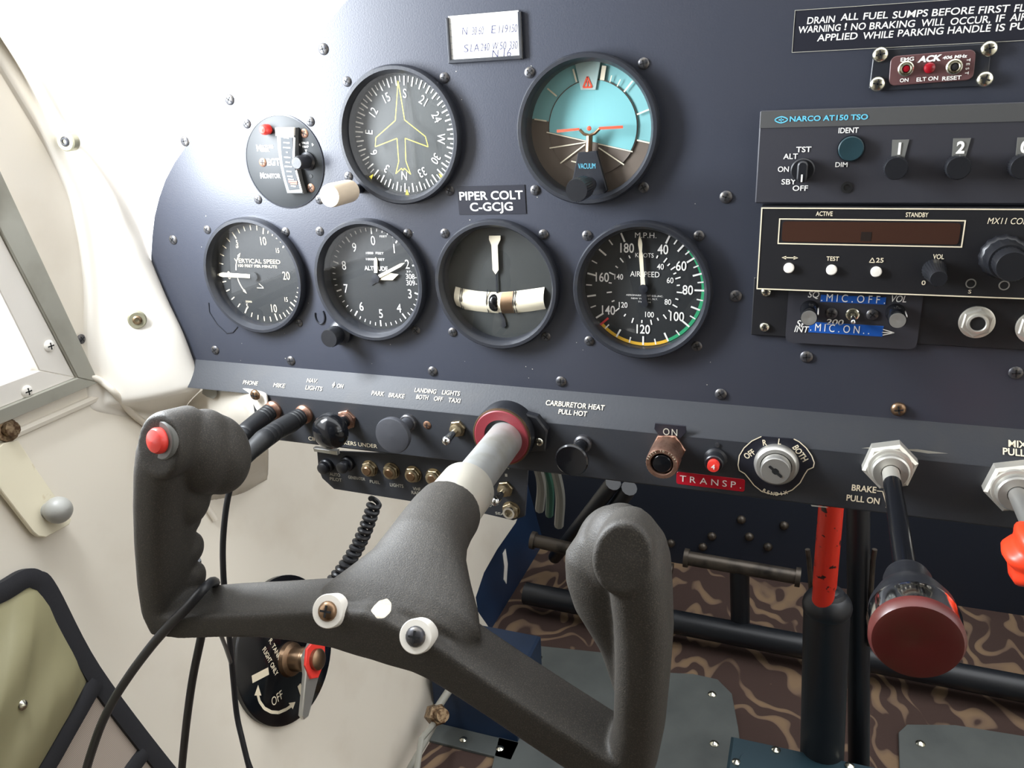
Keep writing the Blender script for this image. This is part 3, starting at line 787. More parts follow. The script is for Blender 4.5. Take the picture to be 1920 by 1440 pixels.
# ---- directional gyro
t, org, dl = gauge('dg', 'directional_gyro', 'round compass dial with yellow aeroplane outline and a cream ribbed knob', 'gauge', .0048, 'dial_grey', [(649, 153), (832, 146), (842, 358), (652, 331)], face=.0372)
z = -.0048
mb = MB()
for i in range(72): M_ = i % 2 == 0; mb.tick(.0302 if M_ else .0322, .0358, i * 5 + 5, .0009 if M_ else .0006, z + .0003)
for i, ch in enumerate(('S', '21', '24', 'W', '30', '33', 'N', '3', '6', 'E', '12', '15')):
    a = math.radians(i * 30 + 6); mb.text(ch, .0258 * math.sin(a), .0254 * math.cos(a), .0053, z + .0003, .80, -math.degrees(a))
part('compass_card', mb, 'white_ink', dl)
f = loc_of(org, .001)
mb = MB(); pts = [f(*c2(*p)) for p in ((1336, 225), (1327, 370), (1314, 550), (1155, 690), (1150, 765), (1328, 695), (1342, 885), (1318, 985), (1365, 940), (1376, 958), (1388, 940), (1440, 990), (1400, 880), (1395, 695), (1583, 765), (1560, 680), (1390, 545), (1365, 390))]
mb.poline(pts, .0005, -.001, True); part('aeroplane_outline', mb, 'yellow_ink', dl, 'yellow aeroplane outline')
mb = MB()
for a in (135, 180, 225):
    r = math.radians(a); d = Vector((math.sin(r), math.cos(r))); n = Vector((d.y, -d.x)); mb.poly([tuple(d * .0335), tuple(d * .037 + n * .0013), tuple(d * .037 - n * .0013)], -.0012)
part('index_mark', mb, 'yellow_ink', dl)
g = loc_of(org, 0); b = g(676, 353); L = reach((org[0] + b[0], 0, org[2] + b[1]), 617, 366)
mb = MB(); mb.lathe([(.0032, 0), (.0032, L * .5)], 20); part('knob_shaft', mb, 'bezel_black', t).location = (b[0], b[1], 0)
mb = MB(); mb.lathe([(.0040, L * .28), (.0068, L * .34), (.0072, L * .38), (.0074, L * .93), (.0068, L), (.0056, L), (.0054, L - .0003), (.0052, L), (0, L)], 72, knurl=(.0070, .045)); part('setting_knob', mb, 'cream_plastic', t, 'cream ribbed setting knob').location = (b[0], b[1], 0)

# ---- attitude indicator
t, org, dl = gauge('ai', 'attitude_indicator', 'round artificial horizon, pale blue over brown, with red wing bars', 'gauge', .0070, 'brown_ring', [(992, 136), (1206, 119), (1002.6, 357), (1206, 352)])
z = -.0070; f = loc_of(org, .006)
def ang(p): return math.degrees(math.atan2(p[0], p[1]))
aL, aR = ang(f(*c3(820, 825))), ang(f(*c3(1620, 990)))
mb = MB(); mb.band(.0, .0378, aL, aR, z + .0002, 60); part('sky_ring', mb, 'teal_ring', dl)
mb = MB(); q = f(*c3(1220, 885)); mb.at(q[0], q[1]); mb.lathe([(.0272, z), (.0272, z + .0008), (.0266, z + .0006), (0, z + .0006)], 64); hb = part('horizon_ball', mb, 'brown_earth', t)
mb = MB()
hl, hr_ = Vector(f(*c3(905, 915))), Vector(f(*c3(1500, 1050)))
def ringpt(a, r=.0266): return (q[0] + r * math.sin(math.radians(a)), q[1] + r * math.cos(math.radians(a)))
a0 = ang((hl.x - q[0], hl.y - q[1])); a1 = ang((hr_.x - q[0], hr_.y - q[1]))
mb.poly([ringpt(a0 + (a1 - a0) * i / 40) for i in range(41)], z + .0010); part('sky_half', mb, 'teal_sky', hb)
mb = MB()
def sl(p, q_, w, zz=.0013): mb.line(f(*c3(*p)), f(*c3(*q_)), w, z + zz)
sl((905, 915), (1180, 977), .0006); sl((1260, 995), (1500, 1050), .0006)
for p, q_ in (((1175, 985), (925, 1025)), ((1170, 1000), (1000, 1130)), ((1265, 1022), (1440, 1140)), ((1075, 1115), (1118, 1125))): sl(p, q_, .0007)
for p, q_, w in (((1088, 478), (1112, 568), .0010), ((1355, 522), (1342, 570), .0006), ((1416, 550), (1392, 598), .0006), ((1500, 560), (1440, 636), .0009), ((1615, 757), (1530, 792), .0009), ((910, 612), (975, 666), .0009), ((820, 825), (905, 838), .0008), ((1530, 970), (1620, 990), .0008), ((1303, 455), (1288, 555), .0026)): sl(p, q_, w, .0012)
part('markings', mb, 'lume', dl)
mb = MB(); mb.prism([f(*c3(*p)) for p in ((1098, 425), (1282, 420), (1246, 622), (1144, 624))], z + .0012, z + .0018, .0002); part('bank_gate', mb, 'pale_gate', t)
mb = MB(); mb.poline([f(*c3(*p)) for p in ((1189, 530), (1160, 605), (1220, 603))], .0010, z + .0020, True); mb.line(f(*c3(1190, 560)), f(*c3(1190, 600)), .0008, z + .0020); part('bank_pointer', mb, 'orange_ink', t)
mb = MB(); mb.prism([f(*c3(*p)) for p in ((990, 896), (1143, 883), (1146, 898), (992, 915))], -.0020, -.0012); mb.prism([f(*c3(*p)) for p in ((1280, 876), (1443, 866), (1445, 885), (1282, 894))], -.0020, -.0012)
p = f(*c3(1211, 886)); mb.at(p[0], p[1]); mb.lathe([(.0014, -.0020), (.0012, -.0010), (0, -.0008)], 16); part('wing_bar', mb, 'orange_ink', t)
mb = MB(); mb.tube([(*f(*c3(*p)), -.0022) for p in ((1146, 895), (1175, 925), (1212, 935), (1250, 920), (1282, 888))], .0009, 8); mb.tube([(*f(*c3(1212, 935)), -.0024), (*f(*c3(1205, 1050)), -.003)], .0020, 8); part('wing_post', mb, 'brown_metal', t)
mb = MB(); mb.prism([f(*c3(*p)) for p in ((1138, 1050), (1263, 1040), (1338, 1310), (1300, 1350), (1110, 1360), (1090, 1290))], -.0035, -.0005, .0004); part('vacuum_cover', mb, 'bezel_black', t)
mb = MB(); a = f(*c3(1140, 1148)); b = f(*c3(1258, 1138)); p = f(*c3(1199, 1143)); mb.text('VACUUM', p[0], p[1], .0030, -.0002, width=b[0] - a[0], bold=.0); part('lettering', mb, 'cyan_ink', t)
g = loc_of(org, -.003); b = g(*c3(1205, 1275)); L = reach((org[0] + b[0], -.003, org[2] + b[1]), *c3(1112, 1315)) + .001
mb = MB(); mb.lathe([(.0040, 0), (.0060, L * .45), (.0066, L * .5), (.0068, L * .93), (.0062, L), (0, L)], 60, knurl=(.0064, .06)); part('setting_knob', mb, 'knob_black', t).location = (b[0], b[1], .003)

# ---- exhaust gas gauge, flush in the panel
cx, cz = INS['egt']; org = (cx, 0, Z0 + cz)
t = thing('exhaust_gas_gauge', 'flush round mixture monitor with red button and curved vertical scale window', 'gauge', pm(org))
mb = MB(); mb.lathe([(.0306, -.003), (.0306, .0002), (.0300, .0006), (.0, .0006)], 64); part('face_plate', mb, 'dial_black', t)
mb = MB(); mb.ring([(.0309, -.0005), (.0311, .0006), (.0302, .0008), (.0300, .0)]); part('rim', mb, 'bezel_black', t)
f = loc_of(org, -.006); g = loc_of(org, 0)
lf = [(330, 612), (333, 680), (342, 790), (362, 920), (388, 1040), (420, 1152)]; rt = [(488, 610), (484, 690), (487, 800), (500, 930), (525, 1050), (556, 1150)]
mb = MB(); mb.prism([f(*c2(*p)) for p in lf] + [f(*c2(*p)) for p in rt[::-1]], .0006, .0050, .0006); part('scale_window', mb, 'clear_plastic', t)
mb = MB(); mb.prism([f(*c2(*p)) for p in ((330, 608), (488, 606), (485, 672), (333, 676))], .0048, .0062, .0004); part('window_cap', mb, 'ivory', t)
mb = MB(); mb.prism([f(*c2(*p)) for p in ((370, 690), (470, 690), (473, 800), (488, 930), (512, 1050), (535, 1110), (440, 1120), (412, 1030), (386, 900), (374, 790))], .0048, .0055, .0002); part('scale', mb, 'scale_grey', t)
mb = MB()
for x, y, w in ((420, 690, 40), (422, 730, 50), (424, 770, 58), (425, 808, 12), (428, 850, 50), (432, 890, 36), (436, 925, 60), (442, 965, 40), (450, 1005, 44), (458, 1030, 44), (478, 1085, 40)):
    a, b = f(*c2(x - w / 2, y)), f(*c2(x + w / 2, y + 4)); mb.line(a, b, .0007, .0057)
mb.line(f(*c2(484, 690)), f(*c2(480, 860)), .0014, .0057); mb.line(f(*c2(500, 960)), f(*c2(545, 1135)), .0012, .0057)
part('scale_mark', mb, 'white_ink', t)
mb = MB(); mb.line(f(*c2(440, 1050)), f(*c2(508, 1052)), .0010, .0058); mb.line(f(*c2(455, 1066)), f(*c2(508, 1068)), .0008, .0058); part('red_mark', mb, 'orange_ink', t)
g2 = loc_of(org, -.001)
mb = MB(); p = g2(*c2(270, 622)); mb.lathe([(.0034, 0), (.0036, .003), (.0034, .005), (.0022, .0065), (0, .007)], 24); part('button', mb, 'red_plastic', t, 'red push button').location = (p[0], p[1], .0006)
b = g2(*c2(598, 882)); L = reach((org[0] + b[0], 0, org[2] + b[1]), *c2(505, 897))
mb = MB(); mb.lathe([(.0060, .0006), (.0060, .002), (.0046, .003), (.0042, L - .0008), (.0036, L), (0, L)], 36); part('selector_knob', mb, 'knob_black', t).location = (b[0], b[1], 0)
for x, y in ((568, 655), (228, 893), (622, 1102)): screw(t, *g2(*c2(x, y)), .0006, 'rust', 's')
mb = MB(); p = g2(*c2(622, 1005)); mb.at(p[0], p[1]); mb.lathe([(.0012, .0006), (.0012, .0009), (0, .0009)], 12); part('trim_hole', mb, 'recess_black', t)
mb = MB()
def tl(s_, x, y, h, w, bold=.02): a = g2(*c2(x, y)); b_ = g2(*c2(x + w, y)); mb.text(s_, a[0], a[1], h, .0008, width=b_[0] - a[0], align='L', bold=bold)
tl('M', 178, 775, .0040, 36); tl('IXTURE', 216, 766, .0020, 98); tl('ISER', 216, 793, .0020, 68); tl('EGT', 262, 890, .0042, 108, .03); tl('M', 208, 1000, .0036, 30); tl('ONITOR', 240, 1004, .0028, 132)
tl('TRUE', 545, 735, .0013, 58, .02); tl('TEMP', 550, 765, .0013, 54, .02)
for x, y, s in ((535, 748, -1), (632, 748, 1)): p = g2(*c2(x, y)); mb.poly([(p[0] + s * .0012, p[1]), (p[0], p[1] + .001), (p[0], p[1] - .001)], .0008)
p = g2(*c2(582, 795)); mb.poly([(p[0], p[1] - .0012), (p[0] - .0008, p[1] + .0006), (p[0] + .0008, p[1] + .0006)], .0008)
a = g2(*c2(630, 905)); mb.line(a, (a[0] + .0014, a[1]), .0006, .0008)
part('lettering', mb, 'white_ink', t)
for s in ((463, 232), (582, 228), (484, 374), (599, 374)): screw(t, *g(*s), 0, 'black', 's')

# ================================================================== cards and placards on the panel
def flat_thing(name, label, cat, corners, y, m, th=.0005, rad=.0005):
    """corners in pixels: TL, TR, BR, BL"""
    P = [aty(*c, y) for c in corners]; c = sum(P, Vector()) / 4
    r = (P[1] - P[0] + P[2] - P[3]); u = Vector((0, 0, 1))
    a = math.atan2(r.z, r.x)
    w = ((P[1] - P[0]).length + (P[2] - P[3]).length) / 2; h = ((P[0] - P[3]).length + (P[1] - P[2]).length) / 2
    t = thing(name, label, cat, Matrix.Translation((c.x, y + th, c.z)) @ Matrix.Rotation(-a, 4, 'Y') @ PN)
    return t, w, h
def loc_in(t, y):
    inv = t.matrix_world.inverted()
    def f(px, py): p = inv @ aty(px, py, y); return (p.x, p.y)
    return f
t, w, h = flat_thing('compass_card', 'small white handwritten compass correction card in a dark holder at the panel top', 'card', [(838, 33), (974, 22), (976, 108), (843, 117)], -.0018, 'paper', .0018)
mb = MB()
for a in ((-w / 2 - .0008, -w / 2 + .0010, -h / 2 - .0008, h / 2), (w / 2 - .0010, w / 2 + .0012, -h / 2 - .0008, h / 2), (-w / 2, w / 2, -h / 2 - .0010, -h / 2 + .0014)): mb.box(*a, 0, .0024, .0005)
mb.box(-w / 2, w / 2, -h / 2, h / 2, 0, .0008); part('holder', mb, 'bezel_black', t)
mb = MB(); mb.box(-w / 2 + .0006, w / 2 - .0006, -h / 2 + .0010, h / 2 + .0008, .0008, .0012); part('paper_card', mb, 'paper', t)
mb = MB()
for i in range(1, 8): x = -w / 2 + w * i / 8; mb.line((x, -h / 2 + .002), (x, h / 2), .00022, .0013)
for i in range(1, 7): y_ = -h / 2 + h * i / 7; mb.line((-w / 2 + .001, y_), (w / 2 - .001, y_), .00022, .0013)
part('grid_lines', mb, 'grid_ink', t)
mb = MB(); f = loc_in(t, -.0018)
for s_, x, y_, wd in (('N', 335, 215, 34), ('30 60', 425, 212, 80), ('E', 535, 203, 30), ('119', 602, 200, 60), ('150', 672, 195, 52), ('S', 345, 335, 30), ('LA', 405, 330, 60), ('240', 475, 325, 60), ('W', 545, 318, 40), ('50', 600, 315, 44), ('330', 672, 312, 56), ('N 16', 590, 368, 130)):
    a, b = f(*c3(x - wd / 2, y_)), f(*c3(x + wd / 2, y_)); p = f(*c3(x, y_)); mb.text(s_, p[0], p[1], .0042, .0013, width=b[0] - a[0], bold=-.012, shear=.15)
part('handwriting', mb, 'pen_ink', t)

t, w, h = flat_thing('registration_placard', 'small black placard with white aircraft name and registration letters', 'placard', [(858, 349), (985, 347), (985, 400), (860, 403)], -.0004, 'placard_black', .0004)
mb = MB(); mb.box(-w / 2, w / 2, -h / 2, h / 2, 0, .0004); part('placard_plate', mb, 'placard_black', t)
mb = MB(); f = loc_in(t, -.0004)
for s_, x, y_, wd in (('PIPER COLT', 920, 366.5, 119), ('C-GCJG', 921, 387.5, 80)):
    p = f(x, y_); a, b = f(x - wd / 2, y_), f(x + wd / 2, y_); mb.text(s_, p[0], p[1], .0050, .0005, width=b[0] - a[0], bold=.015)
part('lettering', mb, 'white_ink', t)

t, w, h = flat_thing('warning_placard', 'long black warning placard with three lines of white capitals at the upper right', 'placard', [(1491, 17), (1990, -12), (1988, 70), (1484, 101)], -.0003, 'placard_black', .0003)
mb = MB(); mb.box(-w / 2, w / 2, -h / 2, h / 2, 0, .0003); part('placard_plate', mb, 'placard_black', t)
mb = MB(); mb.frame(0, 0, w, h, .0002, .0003); part('placard_edge', mb, 'grey_ink', t)
mb = MB(); f = loc_in(t, -.0003)
for words in ([('DRAIN', 421, 610, 140, 135), ('ALL', 653, 775, 118, 113), ('FUEL', 810, 980, 110, 105), ('SUMPS', 1012, 1255, 103, 90), ('BEFORE', 1285, 1575, 85, 72), ('FIRST', 1607, 1820, 68, 60), ('FL', 1855, 1930, 57, 53)],
              [('WARNING', 358, 650, 207, 190), ('!', 678, 692, 184, 184), ('NO', 724, 825, 186, 180), ('BRAKING', 852, 1165, 177, 165), ('WILL', 1208, 1372, 157, 152), ('OCCUR,', 1412, 1690, 146, 135), ('IF', 1728, 1785, 127, 125), ('AIR', 1825, 1945, 120, 116)],
              [('APPLIED', 490, 768, 262, 248), ('WHILE', 805, 1015, 247, 237), ('PARKING', 1048, 1362, 228, 215), ('HANDLE', 1394, 1690, 208, 196), ('IS', 1728, 1788, 192, 190), ('PU', 1825, 1935, 185, 178)]):
    for s_, x0, x1, y0, y1 in words:
        a, b = f(*c4(x0, y0)), f(*c4(x1, y1)); mb.text(s_, (a[0] + b[0]) / 2, (a[1] + b[1]) / 2, .0031, .0004, width=b[0] - a[0], bold=.012, shear=.08)
part('lettering', mb, 'white_ink', t)

# ================================================================== avionics on the right
# ---- emergency beacon remote
P = aty(*c4(1290, 470), 0); t = thing('beacon_remote', 'small emergency beacon remote with maroon plate between four bright screws', 'switch unit', Matrix.Translation(P) @ Matrix.Rotation(-math.radians(2.0), 4, 'Y') @ PN)
f = loc_in(t, -.001); g = loc_in(t, -.0025)
mb = MB(); mb.prism([f(*c4(*p)) for p in ((880, 350), (960, 340), (1580, 305), (1690, 300), (1690, 360), (1670, 560), (1640, 598), (900, 630), (848, 610))], 0, .0014, .0004); part('mounting_plate', mb, 'bezel_black', t)
mb = MB(); mb.prism(rr(*[(f(*c4(995, 480))[0] + f(*c4(1570, 460))[0]) / 2, (f(*c4(1280, 370))[1] + f(*c4(1280, 570))[1]) / 2], f(*c4(1570, 460))[0] - f(*c4(985, 480))[0], f(*c4(1280, 365))[1] - f(*c4(1280, 572))[1], .003), .0014, .0022, .0003); part('switch_plate', mb, 'beacon_plate', t)
for x, y in ((925, 378), (1677, 338), (905, 582), (1648, 548)): screw(t, *f(*c4(x, y)), .0014, 'bright', 'l')
for x, y, nm, lab in ((1102, 476, 'red_lamp', 'round switch with red centre'), (1437, 463, 'recess_black', 'round switch with dark centre')):
    p = g(*c4(x, y)); mb = MB(); mb.lathe([(.0037, .0020), (.0037, .0028), (.0031, .0034), (.0028, .0030), (.0025, .0044), (.0019, .0046), (.0016, .0034), (0, .0034)], 28); o = part('push_switch', mb, 'screw_bright', t, lab); o.location = (p[0], p[1], 0); mb = MB(); mb.lathe([(.0016, .0034), (.0015, .0043), (0, .0045)], 16); part('plunger', mb, nm, o)
p = g(*c4(1266, 470)); mb = MB(); mb.lathe([(.0027, .002), (.0027, .0026), (.0024, .0036), (.0013, .0043), (0, .0044)], 24); part('warning_lamp', mb, 'red_lamp', t, 'dark red lamp').location = (p[0], p[1], 0)
mb = MB()
for s_, x, y, w, h in (('EMG', 1112, 410, 92, .0017), ('ON', 1090, 555, 60, .0017), ('ELT ON', 1250, 546, 148, .0018), ('RESET', 1420, 540, 132, .0018)):
    p = g(*c4(x, y)); a, b = g(*c4(x - w / 2, y)), g(*c4(x + w / 2, y)); mb.text(s_, p[0], p[1], h, .0024, width=b[0] - a[0], bold=.02)
p = g(*c4(1270, 405)); mb.text('ACK', p[0], p[1], .0026, .0024, width=.0105, bold=.05, shear=.25)
p = g(*c4(1442, 393)); mb.text('406 MHz', p[0], p[1], .0014, .0024, width=.0108, bold=.03, shear=.2)
for i, ch in enumerate('TEST'): p = g(*c4(1536 - i * 4, 415 + i * 30)); mb.text(ch, p[0], p[1], .0015, .0024, bold=.02, rot=-90)
part('lettering', mb, 'white_ink', t)

# ---- transponder
def unit(name, label, cat, tl_, bl_, x1, ytop, ybot, yo, m):
    a = aty(*tl_, -yo); b = aty(*bl_, -yo)
    x0 = (a.x + b.x) / 2; c = Vector(((x0 + x1) / 2, 0, (a.z + b.z) / 2))
    t = thing(name, label, cat, pm(c)); w, h = x1 - x0, a.z - b.z
    return t, w, h, loc_in(t, -yo)
t, w, h, f = unit('transponder', 'grey topped transponder unit with code wheels showing 1 2 0 and a round ident button', 'radio', (1427, 208), (1414, 381), .226, 0, 0, .006, 'unit_grey')
zo = .006
mb = MB(); mb.rrect(0, 0, w, h, .0008, 0, zo, .0006); part('faceplate', mb, 'unit_grey', t)
mb = MB(); mb.box(-w / 2 + .0004, w / 2 - .0004, h / 2 - .0088, h / 2 - .0003, zo, zo + .0003); part('top_band', mb, 'unit_band', t, 'lighter grey upper band')
mb = MB()
def tt(s_, x, y, w_, h_, cr=c4, b=.012, al='C', z_=None, sh=0.0, dy=0.0):
    p = f(*cr(x, y)); a, b_ = f(*cr(x - w_ / 2, y + dy)), f(*cr(x + w_ / 2, y - dy)); mb.text(s_, p[0], p[1], h_, z_ or zo + .0003, width=math.hypot(b_[0] - a[0], 0), bold=b, shear=sh)
for s_, x, y, w_, h_ in (('IDENT', 705, 902, 138, .0026), ('DIM', 656, 1139, 84, .0024), ('TST', 395, 1034, 105, .0027), ('ALT', 304, 1082, 100, .0027), ('ON', 254, 1171, 76, .0027), ('SBY', 292, 1258, 102, .0027), ('OFF', 371, 1302, 106, .0027)): tt(s_, x, y, w_, h_)
part('lettering', mb, 'white_ink', t)
mb = MB(); tt('NARCO AT150 TSO', 565, 816, 540, .0025, b=.025, z_=zo + .0005)
p = f(*c4(240, 829)); mb.poline([(p[0] + .0032 * math.cos(a), p[1] + .0016 * math.sin(a) * (1 - .3 * abs(math.cos(a)))) for a in [i * PI / 8 for i in range(16)]], .0006, zo + .0005, True); mb.line((p[0] - .0013, p[1]), (p[0] + .0013, p[1]), .0006, zo + .0005)
mb.line((p[0], p[1] - .001), (p[0], p[1] + .001), .0005, zo + .0005)
part('brand_lettering', mb, 'cyan_ink', t, 'pale blue lettering')
p = f(*c4(722, 1028)); mb = MB(); mb.lathe([(.0063, zo), (.0063, zo + .0022), (.0058, zo + .0028), (0, zo + .0025)], 40); part('ident_button', mb, 'knob_teal', t, 'dark teal ident button').location = (p[0], p[1], 0)
mb = MB(); mb.ring([(.0065, zo), (.0070, zo), (.0070, zo + .0010), (.0065, zo + .0010)], 40); part('button_ring', mb, 'bezel_black', t).location = (p[0], p[1], 0)
p = f(*c4(388, 1175)); mb = MB(); mb.lathe([(.0062, zo), (.0062, zo + .0024), (.0056, zo + .0030), (0, zo + .0030)], 36); mb.prism(rr(0, -.0004, .0052, .0112, .0024), zo + .003, zo + .0090, .0007); o = part('mode_knob', mb, 'knob_black', t); o.location = (p[0], p[1], 0); mb = MB(); mb.box(-.0004, .0004, -.0054, -.0016, zo + .0090, zo + .0093); part('pointer_line', mb, 'white_ink', o)
for i, (x, y, kx, ky, ch) in enumerate(((1057, 1028, 1050, 1168, '1'), (1480, 1020, 1475, 1165, '2'), (1925, 1015, 1915, 1160, '0'))):
    p = f(*c4(x, y)); mb = MB(); mb.prism([(p[0] - .0038, p[1] + .0044), (p[0] + .0041, p[1] + .0044), (p[0] + .0029, p[1] - .0046), (p[0] - .0033, p[1] - .0046)], zo, zo + .0005); cw_ = part('code_window', mb, 'window_grey', t)
    mb = MB(); mb.text(ch, p[0], p[1], .0054, zo + .0008, .95, bold=.04) if ch != '1' else mb.box(p[0] - .0006, p[0] + .0006, p[1] - .0030, p[1] + .0030, zo + .0006, zo + .0008); part('code_digit', mb, 'white_ink', cw_)
    p = f(*c4(kx - 10, ky - 5)); mb = MB(); mb.lathe([(.0057, zo), (.0059, zo + .001), (.0059, zo + .0080), (.0053, zo + .0088), (0, zo + .0088)], 60, knurl=(.0056, .05)); part('code_knob', mb, 'knob_black', t).location = (p[0] - .001, p[1] + .0006, 0)
p = f(*c4(693, 1297)); mb = MB(); mb.lathe([(.0030, zo), (.0030, zo + .0005), (.0016, zo + .0006), (.0015, zo + .0002), (0, zo + .0002)], 24); part('socket', mb, 'recess_black', t).location = (p[0], p[1], 0)

# ---- intercom plate (behind and below the radio)
a = aty(1412, 549, -.002); b = aty(1408, 628, -.002); x0, x1 = (a.x + b.x) / 2, .226; zt, zb = aty(1412, 520, -.002).z, b.z
t = thing('intercom', 'black intercom plate with two silver-topped knobs, mic switch and headset socket', 'intercom', pm(((x0 + x1) / 2, 0, (zt + zb) / 2))); w, h = x1 - x0, zt - zb; zo = .002; f = loc_in(t, -zo)
mb = MB(); mb.rrect(0, 0, w, h, .0006, 0, zo, .0004); part('faceplate', mb, 'unit_black', t)
mb = MB(); q = [f(*c7(*p)) for p in ((410, 600), (400, 900), (1235, 950), (1262, 640))]; mb.rrect((q[0][0] + q[2][0]) / 2, (q[1][1] + q[3][1]) / 2 - .001, q[2][0] - q[0][0], q[3][1] - q[2][1] + .010, .004, zo, zo + .0004); part('control_panel', mb, 'unit_grey', t)
for x, y in ((262, 640), (252, 868)): screw(t, *f(*c7(x, y)), zo, 'bright', 's')
for x, y in ((683, 778), (945, 787)): screw(t, *f(*c7(x, y)), zo + .0004, 'black', 's')
for x, y, fx, fy in ((542, 752, 552, 812), (1093, 775, 1098, 830)):
    p = f(*c7(x, y)); wp = t.matrix_world @ Vector((*p, zo)); L = reach(wp, *c7(fx, fy))
    mb = MB(); mb.lathe([(.0052, zo), (.0052, zo + .0012), (.0046, zo + L * .3), (.0046, zo + L - .0010), (.0042, zo + L - .0004)], 36); o = part('knob', mb, 'knob_gloss', t, 'black knob with silver cap'); o.location = (p[0], p[1], 0); mb = MB(); mb.lathe([(.0041, zo + L - .0006), (.0041, zo + L), (.0010, zo + L), (0, zo + L - .0002)], 36); part('cap', mb, 'steel', o); mb = MB(); mb.box(.0038, .0049, .0012, .0018, zo + .001, zo + L - .003); part('pointer_line', mb, 'white_ink', o)
p = f(*c7(818, 785)); mb = MB(); mb.lathe([(.0036, zo), (.0036, zo + .001), (.0029, zo + .0015), (.0024, zo + .0015), (.0021, zo + .0010), (0, zo + .001)], 28); part('switch_collar', mb, 'screw_bright', t).location = (p[0], p[1], 0)
mb = MB(); mb.tube([(0, 0, zo + .001), (.0002, -.0012, zo + .006), (.0003, -.0020, zo + .0085)], [.0010, .0014, .0016], 14); mb.ball((.0003, -.0020, zo + .0085), .0016, 8); part('switch_lever', mb, 'chrome', t).location = (p[0], p[1], 0)
for x, y in ((1615, 835), (1985, 870)):
    p = f(*c7(x, y)); mb = MB(); mb.lathe([(.0088, zo), (.0088, zo + .001), (.0080, zo + .0014), (0, zo + .0014)], 40); mb.hexa(.0080, zo + .001, zo + .0030, .0006, .4); mb.ring([(.0036, zo + .003), (.0054, zo + .003), (.0052, zo + .0046), (.0042, zo + .0048), (.0036, zo + .0040)], 32); mb.mi = 1; mb.disc(0, 0, .0037, zo + .0041, 24); part('headset_socket', mb, ['alu', 'recess_black'], t, 'silver hex headset socket').location = (p[0], p[1], 0)
mb = MB()
tt('SQ', 570, 657, 70, .0036, c7, sh=.2, b=.01); tt('VOL', 1115, 685, 105, .0036, c7, sh=.2, b=.01); tt('SP', 490, 845, 60, .0040, c7, sh=.2); tt('200', 705, 835, 110, .0032, c7, sh=.2); tt('INT', 492, 880, 88, .0036, c7, sh=.2, b=.01)
p = [f(*c7(*q)) for q in ((1010, 880), (1085, 903), (1010, 918))]; mb.poline(p, .0005, zo + .0007); mb.line(f(*c7(1005, 900)), f(*c7(1080, 903)), .0005, zo + .0007)
for v in range(len(mb.v)): mb.v[v].z = zo + .0007
part('lettering', mb, 'white_ink', t)
for nm, s_, cs, lab in (('off', 'MIC OFF', ((613, 668), (1032, 690), (1032, 722), (613, 708)), 'blue embossed label strip reading mic off, upper of the two'), ('on', 'MIC ON', ((540, 838), (1018, 858), (1010, 935), (535, 898)), 'blue embossed label strip reading mic on, lower of the two')):
    cs = [c7(*q) for q in cs]
    if nm == 'off': cs = [(cs[0][0], cs[0][1] - 3), (cs[1][0], cs[1][1] - 3), cs[2], cs[3]]
    lt, lw_, lh = flat_thing('label_tape', lab, 'label', cs, -.0026, 'blue_tape', .0002)
    lt['group'] = 'blue label strips'
    mb = MB(); mb.box(-lw_ / 2, lw_ / 2, -lh / 2, lh / 2, -.0002, .0003, .0001); part('tape', mb, 'blue_tape', lt)
    mb = MB()
    if nm == 'off': mb.text('.MIC.OFF.', 0, .0006, .0042, .0005, width=lw_ * .98, bold=.0, space=.42)
    else: mb.text('.MIC.ON..', -lw_ * .08, .0002, .0044, .0005, width=lw_ * .80, bold=.0, space=.42)
    part('lettering', mb, 'white_ink', lt)

# ---- communication radio
t, w, h, f = unit('communication_radio', 'black radio with brown display window, gold outline and three cream buttons', 'radio', (1427, 388), (1417, 543), .226, 0, 0, .010, 'unit_black'); zo = .010
mb = MB(); mb.rrect(0, 0, w, h, .0008, 0, zo, .0005); part('faceplate', mb, 'unit_black', t)
mb = MB(); mb.frame(0, 0, w - .0006, h - .0006, .0006, zo); part('outline', mb, 'cream_ink', t, 'thin gold outline')
q = [f(*c7(*p)) for p in ((347, 168), (1548, 183), (1520, 362), (335, 330))]; qx0, qx1 = (q[0][0] + q[3][0]) / 2, (q[1][0] + q[2][0]) / 2; qy1, qy0 = (q[0][1] + q[1][1]) / 2, (q[2][1] + q[3][1]) / 2
mb = MB(); mb.frame((qx0 + qx1) / 2, (qy0 + qy1) / 2, qx1 - qx0, qy1 - qy0, .0006, zo); part('display_outline', mb, 'cream_ink', t)
mb = MB(); mb.rrect((qx0 + qx1) / 2, (qy0 + qy1) / 2, qx1 - qx0 - .004, qy1 - qy0 - .003, .0018, zo, zo + .0003); part('display', mb, 'display_brown', t)
mb = MB(); p = f(*c7(905, 285)); mb.box(p[0] - .0026, p[0] + .0026, p[1] - .0024, p[1] + .0024, zo + .0003, zo + .0004); part('display_divider', mb, 'display_dark', t)
for a_ in (('ACTIVE', 636, 139, 108, .0023, c7), ('STANDBY', 1232, 146, 145, .0023, c7), ('TEST', 690, 428, 80, .0023, c7), ('25', 993, 438, 48, .0024, c7), ('VOL', 1370, 415, 72, .0024, c7), ('0', 1274, 583, 26, .0023, c7), ('S', 1571, 640, 20, .0019, c7)):
    mb = MB(); tt(*a_); part('lettering', mb, 'cream_ink', t)
mb = MB(); tt('MX11 COM', 1820, 186, 265, .0031, c7, b=.0, sh=.12); part('lettering', mb, 'cream_ink', t); mb = MB()
p = f(*c7(944, 438)); mb.poline([(p[0] - .0013, p[1] - .0012), (p[0] + .0013, p[1] - .0012), (p[0], p[1] + .0013)], .0004, zo + .0003, True); part('lettering', mb, 'cream_ink', t); mb = MB()
